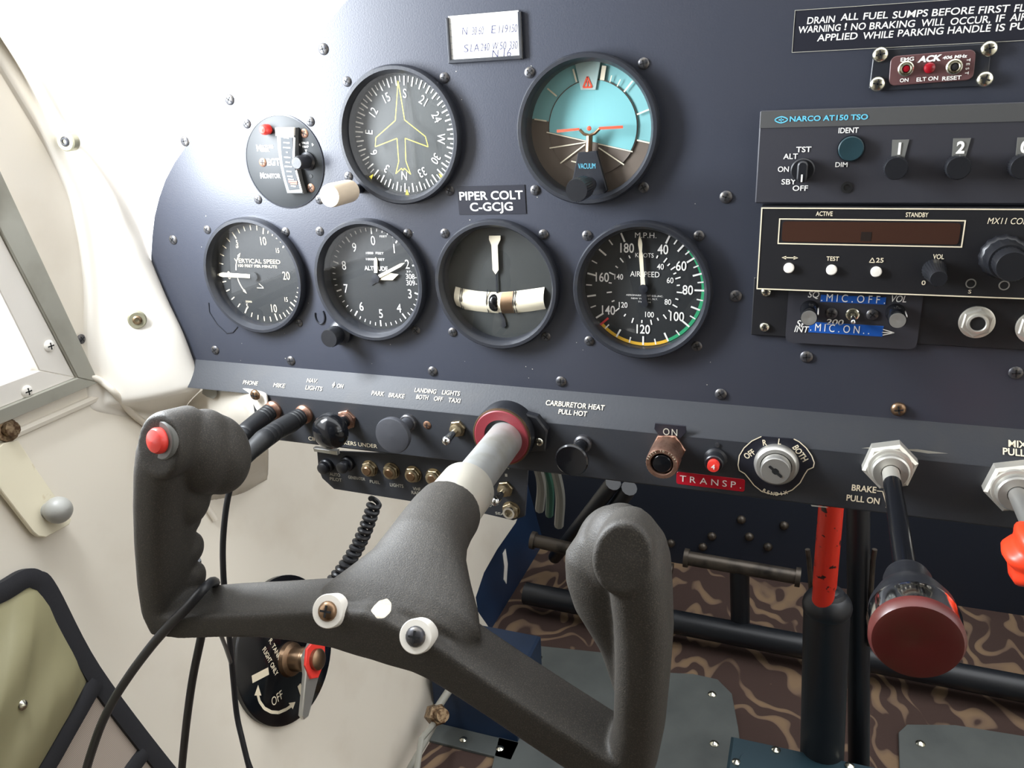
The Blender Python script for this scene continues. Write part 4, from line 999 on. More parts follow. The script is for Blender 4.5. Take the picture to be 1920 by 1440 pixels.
p = f(*c7(415, 422)); mb.line((p[0] - .0034, p[1]), (p[0] + .0034, p[1]), .0005, zo + .0003)
for s in (1, -1): mb.poly([(p[0] + s * .0044, p[1]), (p[0] + s * .0020, p[1] + .0010), (p[0] + s * .0020, p[1] - .0010)], zo + .0003)
part('lettering', mb, 'cream_ink', t)
for x, y in ((409, 487), (683, 499), (969, 511)):
    p = f(*c7(x, y)); mb = MB(); mb.lathe([(.0028, zo), (.0028, zo + .0013), (.0023, zo + .0018), (0, zo + .0019)], 28); part('button', mb, 'ivory', t, 'round cream button').location = (p[0], p[1] , 0)
p = f(*c7(1340, 500)); wp = t.matrix_world @ Vector((*p, zo)); L = reach(wp, *c7(1378, 548)) + .002
mb = MB(); mb.lathe([(.0058, zo), (.0060, zo + .001), (.0049, zo + L * .45), (.0044, zo + L * .55), (.0042, zo + L - .0006), (.0038, zo + L), (0, zo + L)], 48, knurl=(.0040, .05)); part('volume_knob', mb, 'knob_black', t).location = (p[0], p[1], 0)
p = f(*c7(1782, 412)); wp = t.matrix_world @ Vector((*p, zo)); L = reach(wp, *c7(1872, 458))
mb = MB(); mb.lathe([(.0112, zo), (.0114, zo + .001), (.0108, zo + .0035), (.0098, zo + .0044), (.0094, zo + L * .5), (.0086, zo + L * .58), (.0074, zo + L * .58)], 32, knurl=(.0088, .05)); part('outer_tuning_knob', mb, 'knob_black', t).location = (p[0], p[1], 0)
mb = MB(); mb.lathe([(.0076, zo + L * .55), (.0076, zo + L - .001), (.0070, zo + L), (0, zo + L)], 60, knurl=(.0073, .03)); part('inner_tuning_knob', mb, 'knob_black', t).location = (p[0], p[1], 0)
for x, y in ((1578, 588), (1792, 600)):
    p = f(*c7(x, y)); mb = MB(); mb.ring([(.0018, zo - .0002), (.0026, zo - .0002), (.0025, zo + .0005), (.0020, zo + .0005)], 24); mb.mi = 1; mb.disc(0, 0, .0020, zo + .0003, 20); part('socket', mb, ['steel', 'recess_black'], t).location = (p[0], p[1], 0)

# ================================================================== controls on the lower panel
def ctl(name, label, cat, px, py, group=None, out=0.0):
    b = S(px, py, out); return thing(name, label, cat, pm(b), group), b
def stub(px, py, fx, fy, out=0.0):
    return reach(S(px, py, out), fx, fy)
# headset jacks and their plugs
def plug(jx, jy, pts, label, cable, cl):
    """pts: pixel, distance in front of the panel, radius"""
    b = S(jx, jy)
    t = thing('jack_socket', 'copper ringed ' + label + ' socket under the slanting strip', 'socket', pm(b), 'headset sockets'); mb = MB()
    mb.lathe([(.0072, 0), (.0072, .0018), (.0062, .0030), (.0048, .0036), (.0046, .0050), (.0036, .0052)], 32); part('threaded_ring', mb, 'copper', t)
    k = thing('headset_plug', cl, 'plug', Matrix.Translation(b), 'headset plugs')
    P = [aty(px, py, YF - o) - b for px, py, o, r in pts]; P[0] = Vector((0, -.0054, 0)); R = [r for *_, r in pts]
    PP = []; RR = []
    for i in range(len(P) - 1):
        n = 14
        for j in range(n):
            u = j / n; PP.append(P[i].lerp(P[i + 1], u)); r = R[i] * (1 - u) + R[i + 1] * u
            RR.append(r * (.93 if (len(PP) % 4 == 0 and i in (0, 2, len(P) - 2)) else 1.0))
    PP.append(P[-1]); RR.append(R[-1])
    mb = MB(); mb.tube(PP, RR, 20); part('plug_body', mb, 'rubber_black', k)
    if cable:
        C_ = [P[-1]] + [aty(px, py, YF - o) - b for px, py, o in cable]; C_ += [p - b for p in tail(C_[-2] + b, C_[-1] + b)]; part('cable', MB().tube(smooth(C_), .0021, 10), 'cable_black', k)
    return k
def tail(p, q):
    """the rest of a hanging cable, from its last measured point q down to the floor"""
    d = (q - p).normalized(); c = q + d * .05 + Vector((.01, 0, -.06)); w = Vector((c.x + .07, c.y - .02, .005)); out = []
    for i in range(1, 13): u = i / 12; out.append(q * (1 - u) ** 2 + c * (2 * u * (1 - u)) + w * u * u)
    return out
def smooth(pts, n=8):
    pts = [Vector(p) for p in pts]; q = [pts[0] * 2 - pts[1]] + pts + [pts[-1] * 2 - pts[-2]]; out = []
    for i in range(1, len(q) - 2):
        for j in range(n):
            u = j / n; a, b, c, d = q[i - 1:i + 3]
            out.append(.5 * ((2 * b) + (c - a) * u + (2 * a - 5 * b + 4 * c - d) * u * u + (3 * b - a - 3 * c + d) * u ** 3))
    out.append(pts[-1]); return out
plug(513, 768, [(513, 768, 0, .0064), (488, 787, .016, .0068), (462, 808, .034, .0066), (445, 830, .046, .0068), (432, 858, .055, .0058)], 'phone', None, 'black ridged headset plug partly behind the yoke grip')
plug(571, 776, [(571, 776, 0, .0064), (545, 793, .016, .0072), (520, 806, .030, .0068), (494, 824, .048, .0070), (470, 846, .060, .0060), (456, 864, .068, .0046), (447, 882, .072, .0030)], 'mike',
     [(432, 915, .076), (423, 960, .078), (418, 1020, .080), (419, 1080, .082), (424, 1140, .082), (431, 1205, .08), (437, 1270, .08), (444, 1340, .082), (455, 1390, .086), (470, 1450, .09)], 'black ridged headset plug in front, with a cable hanging down from it')

t, b = ctl('pull_knob', 'shiny black domed pull knob with copper collar beside the headset plugs', 'knob', 651, 786); L = stub(651, 786, 617, 812)
mb = MB(); mb.hexa(.0078, 0, .0022, .0005, .3); mb.lathe([(.0066, .002), (.0066, .0034), (.0050, .004)], 28); part('collar', mb, 'copper', t)
mb = MB(); mb.lathe([(.0048, .003), (.0048, L * .35), (.0040, L * .38), (.0044, L - .008), (.0100, L - .007), (.0128, L - .005), (.0132, L - .002), (.0122, L + .0022), (.0090, L + .0052), (.0048, L + .0070), (0, L + .0075)], 40); part('knob_head', mb, 'knob_gloss', t)
t, b = ctl('park_brake_knob', 'flat dull grey round pull knob, the widest of the left-hand knobs', 'knob', 767, 791); L = stub(767, 791, 738, 821)
mb = MB(); mb.lathe([(.0062, 0), (.0062, .0025), (.0054, .0032)], 28); part('collar', mb, 'screw_black', t)
mb = MB(); mb.lathe([(.0046, .002), (.0046, L - .006), (.0105, L - .005), (.0126, L - .0035), (.0130, L - .001), (.0124, L + .0004), (.0095, L + .0010), (0, L + .0014)], 44); part('knob_head', mb, 'knob_grey', t)
def toggle(px, py, tx_, ty_, name, label, out=0.0, M=None, scale=1.0):
    t, b = ctl(name, label, 'switch', px, py, None, out); L = reach(b, tx_ + 6, ty_ - 8); tip = t.matrix_world.inverted() @ aty(tx_, ty_, b.y - L - .004)
    mb = MB(); mb.hexa(.0062 * scale, 0, .0022, .0005, .2); mb.lathe([(.0044 * scale, .002), (.0044 * scale, .0048), (.0034 * scale, .0052), (0, .005)], 24); part('nut', mb, 'brass', t)
    mb = MB(); mb.tube([(0, 0, .004), tuple(tip * .55 + Vector((0, 0, .002))), tuple(tip)], [.0018 * scale, .0026 * scale, .0031 * scale], 16); mb.ball(tuple(tip), .0033 * scale, 8); part('lever', mb, 'chrome', t)
    return t
toggle(859, 803, 837, 826, 'toggle_switch', 'metal toggle switch between the park brake knob and yoke shaft')

t, b = ctl('carburetor_heat_knob', 'gloss black disc pull knob to the right of the yoke shaft', 'knob', 1094, 830); L = stub(1094, 830, 1075, 866)
mb = MB(); mb.lathe([(.0058, 0), (.0058, .003), (.0046, .004)], 28); part('collar', mb, 'screw_black', t)
mb = MB(); mb.lathe([(.0040, .002), (.0040, L - .005), (.0088, L - .0042), (.0104, L - .0026), (.0106, L - .0006), (.0098, L + .0004), (.0070, L), (0, L - .0002)], 44); part('knob_head', mb, 'knob_gloss', t)

t, b = ctl('starter_button', 'knurled copper push button with black centre under the small ON plate', 'button', 1253, 842); L = stub(1253, 842, 1239, 870)
mb = MB(); mb.hexa(.0112, 0, .0024, .0006, .1); part('nut', mb, 'copper', t)
mb = MB(); mb.lathe([(.0096, .002), (.0096, L * .4), (.0100, L * .42), (.0100, L - .001), (.0094, L), (.0072, L), (.0068, L - .001), (.0066, L - .004)], 60, knurl=(.0098, .03)); part('barrel', mb, 'copper', t)
mb = MB(); mb.lathe([(.0064, L - .004), (.0062, L - .0012), (.0054, L - .0004), (0, L)], 36); part('push_button', mb, 'knob_gloss', t)
mb = MB(); mb.arctext('PRESS TO START', .0088, 0, .0012, L + .0002, .8, .0, 11); part('lettering', mb, 'cream_ink', t)
t, b = ctl('on_plate', 'small black plate reading ON above the copper button', 'placard', 1257, 809)
mb = MB(); mb.prism([(-.0095, .0050), (.0095, .0050), (.0100, .0010), (.0060, -.0045), (-.0060, -.0045), (-.0100, .0010)], 0, .0008, .0002); part('plate', mb, 'placard_black', t)
mb = MB(); mb.text('ON', 0, 0, .0045, .001, width=.0088, bold=.0, space=.25); part('lettering', mb, 'grey_ink', t)

t, b = ctl('breaker_button', 'small black breaker with a red button marked 4 above the red label', 'button', 1342, 858); L = stub(1342, 858, 1336, 875)
mb = MB(); mb.lathe([(.0070, 0), (.0070, .002), (.0056, .003), (.0056, L * .7), (.0050, L * .75)], 28); part('barrel', mb, 'knob_black', t)
mb = MB(); mb.lathe([(.0036, L * .7), (.0036, L), (0, L + .0002)], 24); part('red_button', mb, 'red_plastic', t, 'red button'); mb = MB(); mb.text('4', 0, 0, .0030, L + .0005, bold=.02); part('numeral', mb, 'white_ink', t)
p = S(1345, 834); mb = MB(); mb.lathe([(.0015, 0), (.0015, .0006), (0, .0007)], 14); o = part('pin', mb, 'screw_black', t); o.location = t.matrix_world.inverted() @ p
lt, lw_, lh = flat_thing('label_tape', 'red embossed label strip reading transp under the breaker button', 'label', [(1270, 883), (1397, 900), (1396, 921), (1267, 908)], YF, 'red_tape', .0002)
mb = MB(); mb.rrect(0, 0, lw_, lh, .0015, -.0002, .0004, .0001); part('tape', mb, 'red_tape', lt)
mb = MB(); mb.text('TRANSP.', 0, 0, .0042, .0006, width=lw_ * .9, bold=0, space=.35); part('lettering', mb, 'white_ink', lt)

# ignition switch
t, b = ctl('ignition_switch', 'round silver key switch on a black plate lettered off, R, L, both', 'switch', 1456, 868); L = stub(1456, 868, 1452, 884)
f = loc_in(t, YF - .0005); cC = crop(1360, 720, 3.4286)
pl = [f(*cC(*p)) for p in ((232, 336), (170, 365), (120, 410), (90, 460), (82, 520), (90, 555), (125, 575), (150, 605), (185, 650), (235, 690), (300, 708), (370, 705), (430, 680), (480, 635), (510, 580), (530, 550), (565, 535), (572, 505), (555, 460), (520, 410), (475, 370), (440, 352))]
mb = MB(); mb.prism(pl, 0, .0006); part('switch_plate', mb, 'placard_black', t)
mb = MB(); mb.poline(pl, .0006, .0008); g = loc_in(t, YF - .0006)
for s_, x, y, rt_ in (('OFF', 155, 450, 42), ('R', 253, 376, 12), ('L', 350, 370, -4), ('BOTH', 482, 445, -52)):
    p = g(*cC(x, y)); mb.text(s_, p[0], p[1], .0036, .0008, .75 if s_ != 'BOTH' else .8, rt_, bold=.02)
p0 = g(*cC(325, 560))
for i, ch in enumerate('BENDIX'):
    a = math.radians(205 - i * 10.5); mb.text(ch, p0[0] + .0140 * math.sin(a), p0[1] + .0152 * math.cos(a), .0022, .0008, .9, 180 - math.degrees(a), bold=.02)
part('lettering', mb, 'cream_ink', t)
mb = MB(); mb.lathe([(.0128, .0006), (.0130, .0022), (.0126, .0042), (.0112, .0058), (.0092, .0060), (.0088, .0050), (.0088, .003)], 56); part('bezel_ring', mb, 'steel', t)
mb = MB(); mb.lathe([(.0086, .003), (.0086, L - .001), (.0080, L), (0, L)], 40); part('key_barrel', mb, 'steel', t)
mb = MB(); mb.at(0, 0, 0, rz=math.radians(-40)); mb.prism(rr(0, 0, .0098, .0016, .0006), L, L + .0003); mb.prism(rr(0, 0, .0040, .0036, .0016), L, L + .0002); part('key_slot', mb, 'recess_black', t)

# hand brake pull and mixture control
def nut_collar(t, r, m='alu'):
    mb = MB(); mb.hexa(r, 0, .0085, .0016, .26); mb.lathe([(r * .80, .0080), (r * .78, .0098), (r * .66, .0102)], 36); part('hex_nut', mb, m, t)
    mb = MB(); mb.lathe([(r * .68, .0085), (r * .68, .0142), (r * .62, .0150), (.0050, .0150), (.0048, .0120)], 36); part('guide_bushing', mb, 'steel', t)
t, b = ctl('brake_pull', 'hand brake pull with large dark red disc knob on a black rod', 'brake', 1667, 866); nut_collar(t, .0147)
L = stub(1667, 866, 1715, 1195) + .004
mb = MB(); mb.lathe([(.0045, .010), (.0045, .030)], 24); part('bare_rod', mb, 'alu', t, 'bare metal end of the rod')
mb = MB(); mb.lathe([(.0047, .028), (.0049, L - .03)], 24); part('rod', mb, 'knob_gloss', t)
k = L
mb = MB(); mb.lathe([(.0092, k - .047), (.0100, k - .044), (.0102, k - .036), (.0138, k - .030), (.0167, k - .022), (.0175, k - .015)], 48); kb = part('knob_body', mb, 'knob_black', t)
mb = MB(); mb.lathe([(.0173, k - .017), (.0178, k - .014), (.0173, k - .0065), (.0162, k - .0055)], 56); part('chrome_ring', mb, 'chrome', kb)
mb = MB(); mb.lathe([(.0162, k - .0075), (.0175, k - .0062), (.0177, k - .0030), (.0164, k - .0004), (.0147, k), (.0006, k + .0004), (0, k + .0002)], 56); part('knob_face', mb, 'dark_red', kb, 'dark red disc face')

t, b = ctl('mixture_control', 'mixture control with hex nut and bright red scalloped knob at the right edge', 'knob', 1898, 905); nut_collar(t, .0150)
L = stub(1898, 905, 1948, 1050)
mb = MB(); mb.lathe([(.0046, .010), (.0046, L)], 24); part('rod', mb, 'steel', t)
rings = []
for z_, r_ in ((-.014, .006), (-.013, .0125), (-.008, .0155), (.0, .0165), (.008, .0155), (.012, .0120), (.0135, .006)):
    rings.append([((r_ * (1 + .10 * math.cos(8 * a))) * math.cos(a), (r_ * (1 + .10 * math.cos(8 * a))) * math.sin(a), L + z_) for a in [2 * PI * i / 64 for i in range(64)]])
mb = MB(); mb.loft(rings); part('scalloped_knob', mb, 'knob_red', t)

# ================================================================== breaker panel under the left of the switch panel
YB = -.006
def BP(px, py, o=0.0): return aty(px, py, YB - o)
bo = BP(790, 905)
bp = thing('breaker_box', 'black sub panel of breakers hanging under the switch panel behind the yoke shaft', 'breaker panel', pm(bo)); f = loc_in(bp, YB)
mb = MB(); mb.prism([f(*p) for p in ((594, 845), (597, 880), (604, 897), (626, 917), (776, 941), (897, 961), (962, 976), (984, 968), (990, 880), (985, 862))], -.0018, 0, .0003); part('panel_plate', mb, 'subpanel_black', bp)
mb = MB(); mb.prism([f(*p) for p in ((592, 836), (636, 842), (638, 850), (594, 843))], 0, .004, .0004); part('tab', mb, 'steel', bp, 'bare metal tab')
cB = crop(560, 820, 4.174); mb = MB()
def tb(s_, x, y, w_, h_):
    p = f(*cB(x, y)); a, b_ = f(*cB(x - w_ / 2, y)), f(*cB(x + w_ / 2, y)); mb.text(s_, p[0], p[1], h_, .0003, width=b_[0] - a[0], bold=.01)
tb('AUTO', 285, 290, 80, .0026); tb('PILOT', 292, 328, 92, .0026); tb('GENERATOR', 455, 318, 130, .0024); tb('FUEL', 598, 348, 78, .0024); tb('LIGHTS', 768, 375, 104, .0026); tb('VHF', 925, 403, 60, .0026); tb('RADIO', 935, 436, 100, .0026)
tb('ON', 1612, 235, 70, .0018); tb('1', 1625, 295, 18, .0022); tb('O', 1500, 532, 20, .0022); tb('SEAT', 1590, 597, 100, .0020)
part('lettering', mb, 'grey_ink', bp)
for (x, y, ex, ey, kind, lab) in ((225, 218, 195, 262, 'b', 'leftmost black breaker button on the breaker panel'), (388, 200, 360, 275, 'b', 'second black breaker button from the left on the breaker panel'),
                                  (560, 240, 540, 285, 'c', 'leftmost brass breaker, above the fuel lettering'), (730, 260, 715, 305, 'c', 'second brass breaker from the left'), (900, 285, 885, 330, 'c', 'third brass breaker from the left'), (1062, 305, 1050, 345, 'c', 'fourth brass breaker, half hidden behind the yoke collar')):
    q = BP(*cB(x, y)); t = thing('circuit_breaker', lab, 'breaker', pm(q), 'breakers on the small panel'); L = reach(q, *cB(ex, ey))
    mb = MB()
    if kind == 'b':
        mb.lathe([(.0058, 0), (.0058, .003), (.0050, .004)], 24); part('collar', mb, 'knob_black', t)
        mb = MB(); mb.lathe([(.0034, .003), (.0034, L - .003), (.0046, L - .002), (.0046, L), (.0036, L + .0008), (0, L + .001)], 24); part('push_button', mb, 'knob_black', t)
    else:
        mb.lathe([(.0066, 0), (.0066, .0008)], 24); mb.hexa(.0062, .0006, .0032, .0005, random.random()); mb.lathe([(.0050, .003), (.0050, .0046), (.0042, .005)], 24); part('nut', mb, 'brass', t)
        mb = MB(); mb.lathe([(.0036, .003), (.0034, L - .0006), (.0028, L), (0, L)], 24); part('push_button', mb, 'brown_metal', t)
q = cB(1620, 400); toggle(q[0], q[1], *cB(1537, 500), 'toggle_switch', 'metal toggle switch at the right end of the breaker panel', YB - YF and -(YB - YF))
q = BP(*cB(1665, 565)); t = thing('jack_socket', 'brass jack socket at the lower right corner of the breaker panel', 'socket', pm(q)); L = reach(q, *cB(1640, 595))
mb = MB(); mb.lathe([(.0066, 0), (.0066, .001)], 24); mb.hexa(.0064, .0008, .0034, .0005, .5); part('nut', mb, 'brass', t)
mb = MB(); mb.lathe([(.0044, .003), (.0044, L), (.0030, L), (.0028, L - .003), (0, L - .003)], 28); part('sleeve', mb, 'chrome', t)

# ================================================================== control yoke
YO = Vector((-.0845, 0, Z0 - .0962)); TH = math.radians(7.4)
YM = Matrix.Translation(YO) @ Matrix.Rotation(math.radians(2.3), 4, 'Z') @ Matrix.Rotation(TH, 4, 'Y')
yk = thing('control_yoke', 'charcoal plastic control yoke with two upright grips, on a bare steel shaft', 'control yoke', YM)
def sring(cx, cy, cz, hx, hy, ax='z', n=24, e=3.0, tilt=0.0):
    """superellipse ring; ax z: in the x-y plane, ax x: in the y-z plane"""
    o = []
    for i in range(n):
        a = 2 * PI * i / n; c, s = math.cos(a), math.sin(a)
        u = abs(c) ** (2 / e) * (1 if c >= 0 else -1); v = abs(s) ** (2 / e) * (1 if s >= 0 else -1)
        if ax == 'z': o.append((cx + hx * u, cy + hy * v, cz + hx * u * tilt))
        elif ax == 'y': o.append((cx + hx * u, cy, cz + hy * v))
        else: o.append((cx + hy * v * tilt, cy + hx * u, cz + hy * v))
    return o
def arm(s):
    st = [(-.006, .0265, -.003), (.008, .0260, -.004), (.02, .0225, -.007), (.032, .0195, -.0115), (.045, .0178, -.0172), (.06, .0168, -.0238), (.085, .0162, -.0340), (.108, .0158, -.0430), (.126, .0150, -.0475)]
    rings = []
    for x, h, zt in st:
        k = max(0, (x - .03) / .096)
        if s > 0: h *= 1 + .22 * k
        else: h *= 1 - .17 * min(1, 3 * k); zt += .0032 * min(1, 2 * k) + .0012 * k
        rings.append(sring(s * x, -.2055, zt - h / 2, .0152, h / 2, 'x', 36, 9, s * .35 if x > .03 else 0))
    return rings if s > 0 else rings[::-1]
GR = [(-.0600, .121, .007, -.206, .010), (-.056, .1215, .0095, -.206, .0130), (-.050, .1225, .0108, -.206, .0145), (-.030, .1225, .0110, -.206, .0152), (.000, .1200, .0114, -.207, .0155), (.020, .1175, .0120, -.207, .0160),
      (.040, .1135, .0125, -.208, .0162), (.052, .1110, .0125, -.208, .0158), (.0595, .1090, .0115, -.208, .0145), (.0650, .1075, .0085, -.208, .0110), (.0672, .107, .0045, -.208, .006)]
mb = MB()
def add_closed(rings): mb.loft(rings)
add_closed(arm(1)); add_closed(arm(-1))
# neck from the collar down to the hub
nk = [(-.127, .0182, .0182, 0, 0), (-.140, .0188, .0188, 0, 0), (-.153, .0196, .0190, -.0005, .0008), (-.168, .0222, .0190, -.002, .003), (-.182, .0275, .0180, -.0055, .006), (-.194, .0355, .0162, -.0095, .0065), (-.204, .0410, .0145, -.0125, .006), (-.212, .036, .0118, -.0145, .004)]
add_closed([sring(cx_, y, zc, hx, hz, 'y', 32, 2.2) for y, hx, hz, zc, cx_ in nk])
for s in (1, -1):
    rs = [sring(s * cx, cy, z + (.0055 * min(1, max(0, -z / .05)) if s < 0 else 0), hx, hy, 'z', 28, 2.6) for z, cx, hx, cy, hy in GR]
    add_closed(rs)
    mb.ball((s * .0985, -.191, .041), 1.0, 16, .0165, .0140, .0210)
    mb.ball((s * .1010, -.197, .045), 1.0, 16, .0150, .0160, .0215)
    if s < 0: mb.ball((s * .1095, -.200, .024), 1.0, 14, .0098, .0120, .0200)
    mb.ball((s * .1040, -.200, .048), 1.0, 14, .0135, .0150, .0160)
    if s > 0:
        add_closed([sring(cx_, -.1955, z_, hx_, hy_, 'z', 28, 2.2) for z_, cx_, hx_, hy_ in ((-.044, .119, .003, .006), (-.030, .1160, .0048, .0090), (-.016, .1124, .0070, .0115), (-.002, .1090, .0100, .0130), (.0146, .1025, .0168, .0140), (.026, .1000, .0192, .0143), (.038, .0990, .0200, .0142), (.049, .1000, .0162, .0125), (.056, .102, .009, .008))])
    if s < 0:
        for z in (-.032, -.014, .004): mb.ball((s * .1140, -.197, z), 1.0, 12, .0052, .0085, .0090)
    # thumb pad facing the pilot
    mb.at(s * .1060, -.205, .054, rx=PI / 2 - .22); mb.lathe([(.0122, -.004), (.0122, .0140), (.0116, .0168), (.0104, .0180), (.0100, .0176), (0, .0178)], 40, None, 1.0, 1.30); mb.at()
    # web between arm and grip
    if s < 0: mb.ball((s * .113, -.206, -.044), 1.0, 10, .014, .0135, .011)
tmp = bpy.data.objects.new('tmp', mb.build('tmp', ['yoke_plastic'])); COL.objects.link(tmp)
bm = bmesh.new(); bm.from_mesh(tmp.data); bmesh.ops.recalc_face_normals(bm, faces=bm.faces); bm.to_mesh(tmp.data); bm.free()
m_ = tmp.modifiers.new('r', 'REMESH'); m_.mode = 'VOXEL'; m_.voxel_size = .0012
m_ = tmp.modifiers.new('s', 'SMOOTH'); m_.factor = .5; m_.iterations = 8
dg = bpy.context.evaluated_depsgraph_get(); me = bpy.data.meshes.new_from_object(tmp.evaluated_get(dg)); bpy.data.objects.remove(tmp)
me.name = 'wheel_body'; me.polygons.foreach_set('use_smooth', [True] * len(me.polygons))
if not me.materials: me.materials.append(MATS['yoke_plastic'])
part('wheel_body', me, None, yk)
# worn patch: bare metal showing through at the top of the hub, and the moulded edge scuffs
nt = MATS['yoke_plastic'].node_tree; B = nt.nodes['Principled BSDF']; L_ = nt.links.new
tc = nt.nodes.new('ShaderNodeTexCoord'); nz = nt.nodes.new('ShaderNodeTexNoise'); nz.inputs['Scale'].default_value = 90
sc = nt.nodes.new('ShaderNodeVectorMath'); sc.operation = 'MULTIPLY_ADD'; sc.inputs[1].default_value = (.006, .006, .006); L_(tc.outputs['Object'], nz.inputs['Vector']); L_(nz.outputs['Color'], sc.inputs[0]); L_(tc.outputs['Object'], sc.inputs[2])
ds = nt.nodes.new('ShaderNodeVectorMath'); ds.operation = 'DISTANCE'; ds.inputs[1].default_value = (.0055, -.2125, .0030); L_(sc.outputs[0], ds.inputs[0])
lt_ = nt.nodes.new('ShaderNodeMath'); lt_.operation = 'LESS_THAN'; lt_.inputs[1].default_value = .0062; L_(ds.outputs['Value'], lt_.inputs[0])
old = B.inputs['Base Color'].links[0].from_socket
mxc = nt.nodes.new('ShaderNodeMix'); mxc.data_type = 'RGBA'; L_(lt_.outputs[0], mxc.inputs['Factor']); L_(old, mxc.inputs[6]); mxc.inputs[7].default_value = (*lin('#d2c8b6'), 1)
L_(mxc.outputs[2], B.inputs['Base Color'])
# shaft and collar
SHM = Matrix.Rotation(PI / 2, 4, 'X')
sh = MB(); sh.M = SHM; sh.lathe([(.0118, -.20), (.0118, .10)], 40); part('shaft', sh, 'shaft_steel', yk)
mat('collar_white', '#d8d2c4', .35, .5, None, (70, '#6a675e', .66, .74))
sh = MB(); sh.M = SHM; sh.lathe([(.0122, .0990), (.0158, .0992), (.0166, .1005), (.0166, .1285), (.0160, .13), (.0120, .13)], 48); part('shaft_collar', sh, 'collar_white', yk, 'worn white painted collar')
sh = MB(); sh.M = SHM
for x in (-.0215, .0215):
    pass
for x in (-.0212, .0222):
    w = MB(); w.M = Matrix.Translation((x, -.2188, -.0082)) @ Matrix.Rotation(-.55, 4, 'X') @ SHM; w.lathe([(.0076, -.006), (.0077, .0030), (.0073, .0036), (.0046, .0036)], 36); ws = part('washer', w, 'ivory', yk, 'white round spacer')
    o = part('bolt', screw_mesh(.0046, .0028, 'brown_metal' if x < 0 else 'screw_black'), None, ws); o.matrix_local = Matrix.Translation((x, -.2188, -.0082)) @ Matrix.Rotation(-.55, 4, 'X') @ SHM @ Matrix.Translation((0, 0, .0032)) @ Matrix.Rotation(.1, 4, 'Z')
# red transmit button on the left thumb pad
bt = MB(); bt.M = Matrix.Translation((-.1045, -.2195, .0605)) @ Matrix.Rotation(PI / 2 - .22, 4, 'X') @ Matrix.Rotation(-.25, 4, 'Y')
bt.lathe([(.0090, -.006), (.0090, .0018), (.0084, .0024), (.0064, .0024)], 36); bc = part('button_collar', bt, 'window_grey', yk)
b2 = MB(); b2.M = bt.M; b2.lathe([(.0060, -.002), (.0060, .0042), (.0052, .0056), (.0030, .0064), (0, .0066)], 36); part('transmit_button', b2, 'red_plastic', bc, 'red push button on the left grip')
# red bearing ring where the shaft meets the panel
fb = YO + Vector((0, YF, 0)); t = thing('shaft_bearing', 'round bearing flange with a maroon ring around the steel yoke shaft', 'bearing', pm((YO.x - .0015, YF, YO.z + .001)))
mb = MB(); mb.lathe([(.0205, 0), (.0205, .012), (.0196, .0135), (.0190, .0135)], 48); part('flange', mb, 'knob_black', t)
mb = MB(); mb.ring([(.0122, .0110), (.0192, .0110), (.0192, .0145), (.0182, .0152), (.0122, .0148)], 56); part('felt_ring', mb, 'maroon', t, 'maroon ring')
mb = MB(); mb.ring([(.0192, .0128), (.0200, .0128), (.0200, .0146), (.0192, .0148)], 56); part('rim', mb, 'brown_metal', t)
mb = MB(); mb.prism([(.016, -.013), (.027, -.011), (.029, .004), (.022, .013), (.012, .015)], 0, .006, .001); part('bracket', mb, 'knob_black', t)
o = part('screw', SCREW[('bright', 's')], None, t); o.location = (.0235, -.004, .0065)

# ================================================================== loose cables
def cab(name, label, pts, r, m='cable_black', cat='cable', n=8, group=None, ends=(1,)):
    P = [aty(px, py, YF - o) for px, py, o in pts]
    for e in ends: P = tail(P[1], P[0])[::-1] + P if e == 0 else P + [p + Vector((.012 if name == 'transmit_wire' else 0, 0, 0)) for p in tail(P[-2], P[-1])]
    b = P[0].copy()
    return single(name, label, cat, MB().tube(smooth([p - b for p in P], n), r, 10), m, b, group)
# cable looped over the left corner of the yoke: comes from behind, over the bar and down to the lower left
cab('headset_cable', 'black cable looped over the left yoke arm, running down to the lower left', [(340, 1470, .16), (347, 1380, .165), (360, 1280, .17), (376, 1200, .172), (388, 1140, .168), (398, 1103, .172), (404, 1093, .180), (397, 1091, .196), (380, 1106, .206), (350, 1140, .2115), (318, 1172, .213), (280, 1216, .214), (240, 1270, .215), (206, 1325, .216), (180, 1385, .217), (156, 1470, .217)], .0024, ends=(0, 1))
cab('transmit_wire', 'thin black wire leaving the left grip and joining the hanging cable', [(372, 1050, .176), (376, 1085, .170), (392, 1130, .150), (412, 1185, .120), (426, 1222, .095), (437, 1262, .072), (443, 1330, .07), (456, 1390, .07), (476, 1450, .072)], .0014)
# coiled cord
a = aty(704, 938, .004); b = aty(612, 1105, -.02); ax = (b - a); Ln = ax.length; axn = ax.normalized(); u = axn.orthogonal().normalized(); w_ = axn.cross(u); pts = []
N = 16
for i in range(N * 14 + 1):
    an = 2 * PI * i / 14; pts.append(ax * (i / (N * 14)) + (u * math.cos(an) + w_ * math.sin(an)) * .0041)
bend = Vector((0, 0, 0)); pts = [p + Vector((.005, 0, -.002)) * math.sin(PI * (p.dot(axn) / Ln)) for p in pts]
single('coiled_cord', 'black coiled cord hanging below the breaker panel behind the yoke', 'cord', MB().tube(pts, .0021, 8), 'cable_black', a)

# ================================================================== things on the left wall
def WW(px, py, o=0.0): return onp(px, py, LP + LN * o, LN)
def on_wall(name, label, cat, px, py, o=0.0, group=None):
    p = WW(px, py, o); M = LWM.copy(); M.translation = p; return thing(name, label, cat, M, group)
def in_wall(t):
    inv = t.matrix_world.inverted(); q = t.matrix_world.translation
    def f(px, py, o=0.0): p = inv @ onp(px, py, q + LN * o, LN); return (p.x, p.y)
    return f
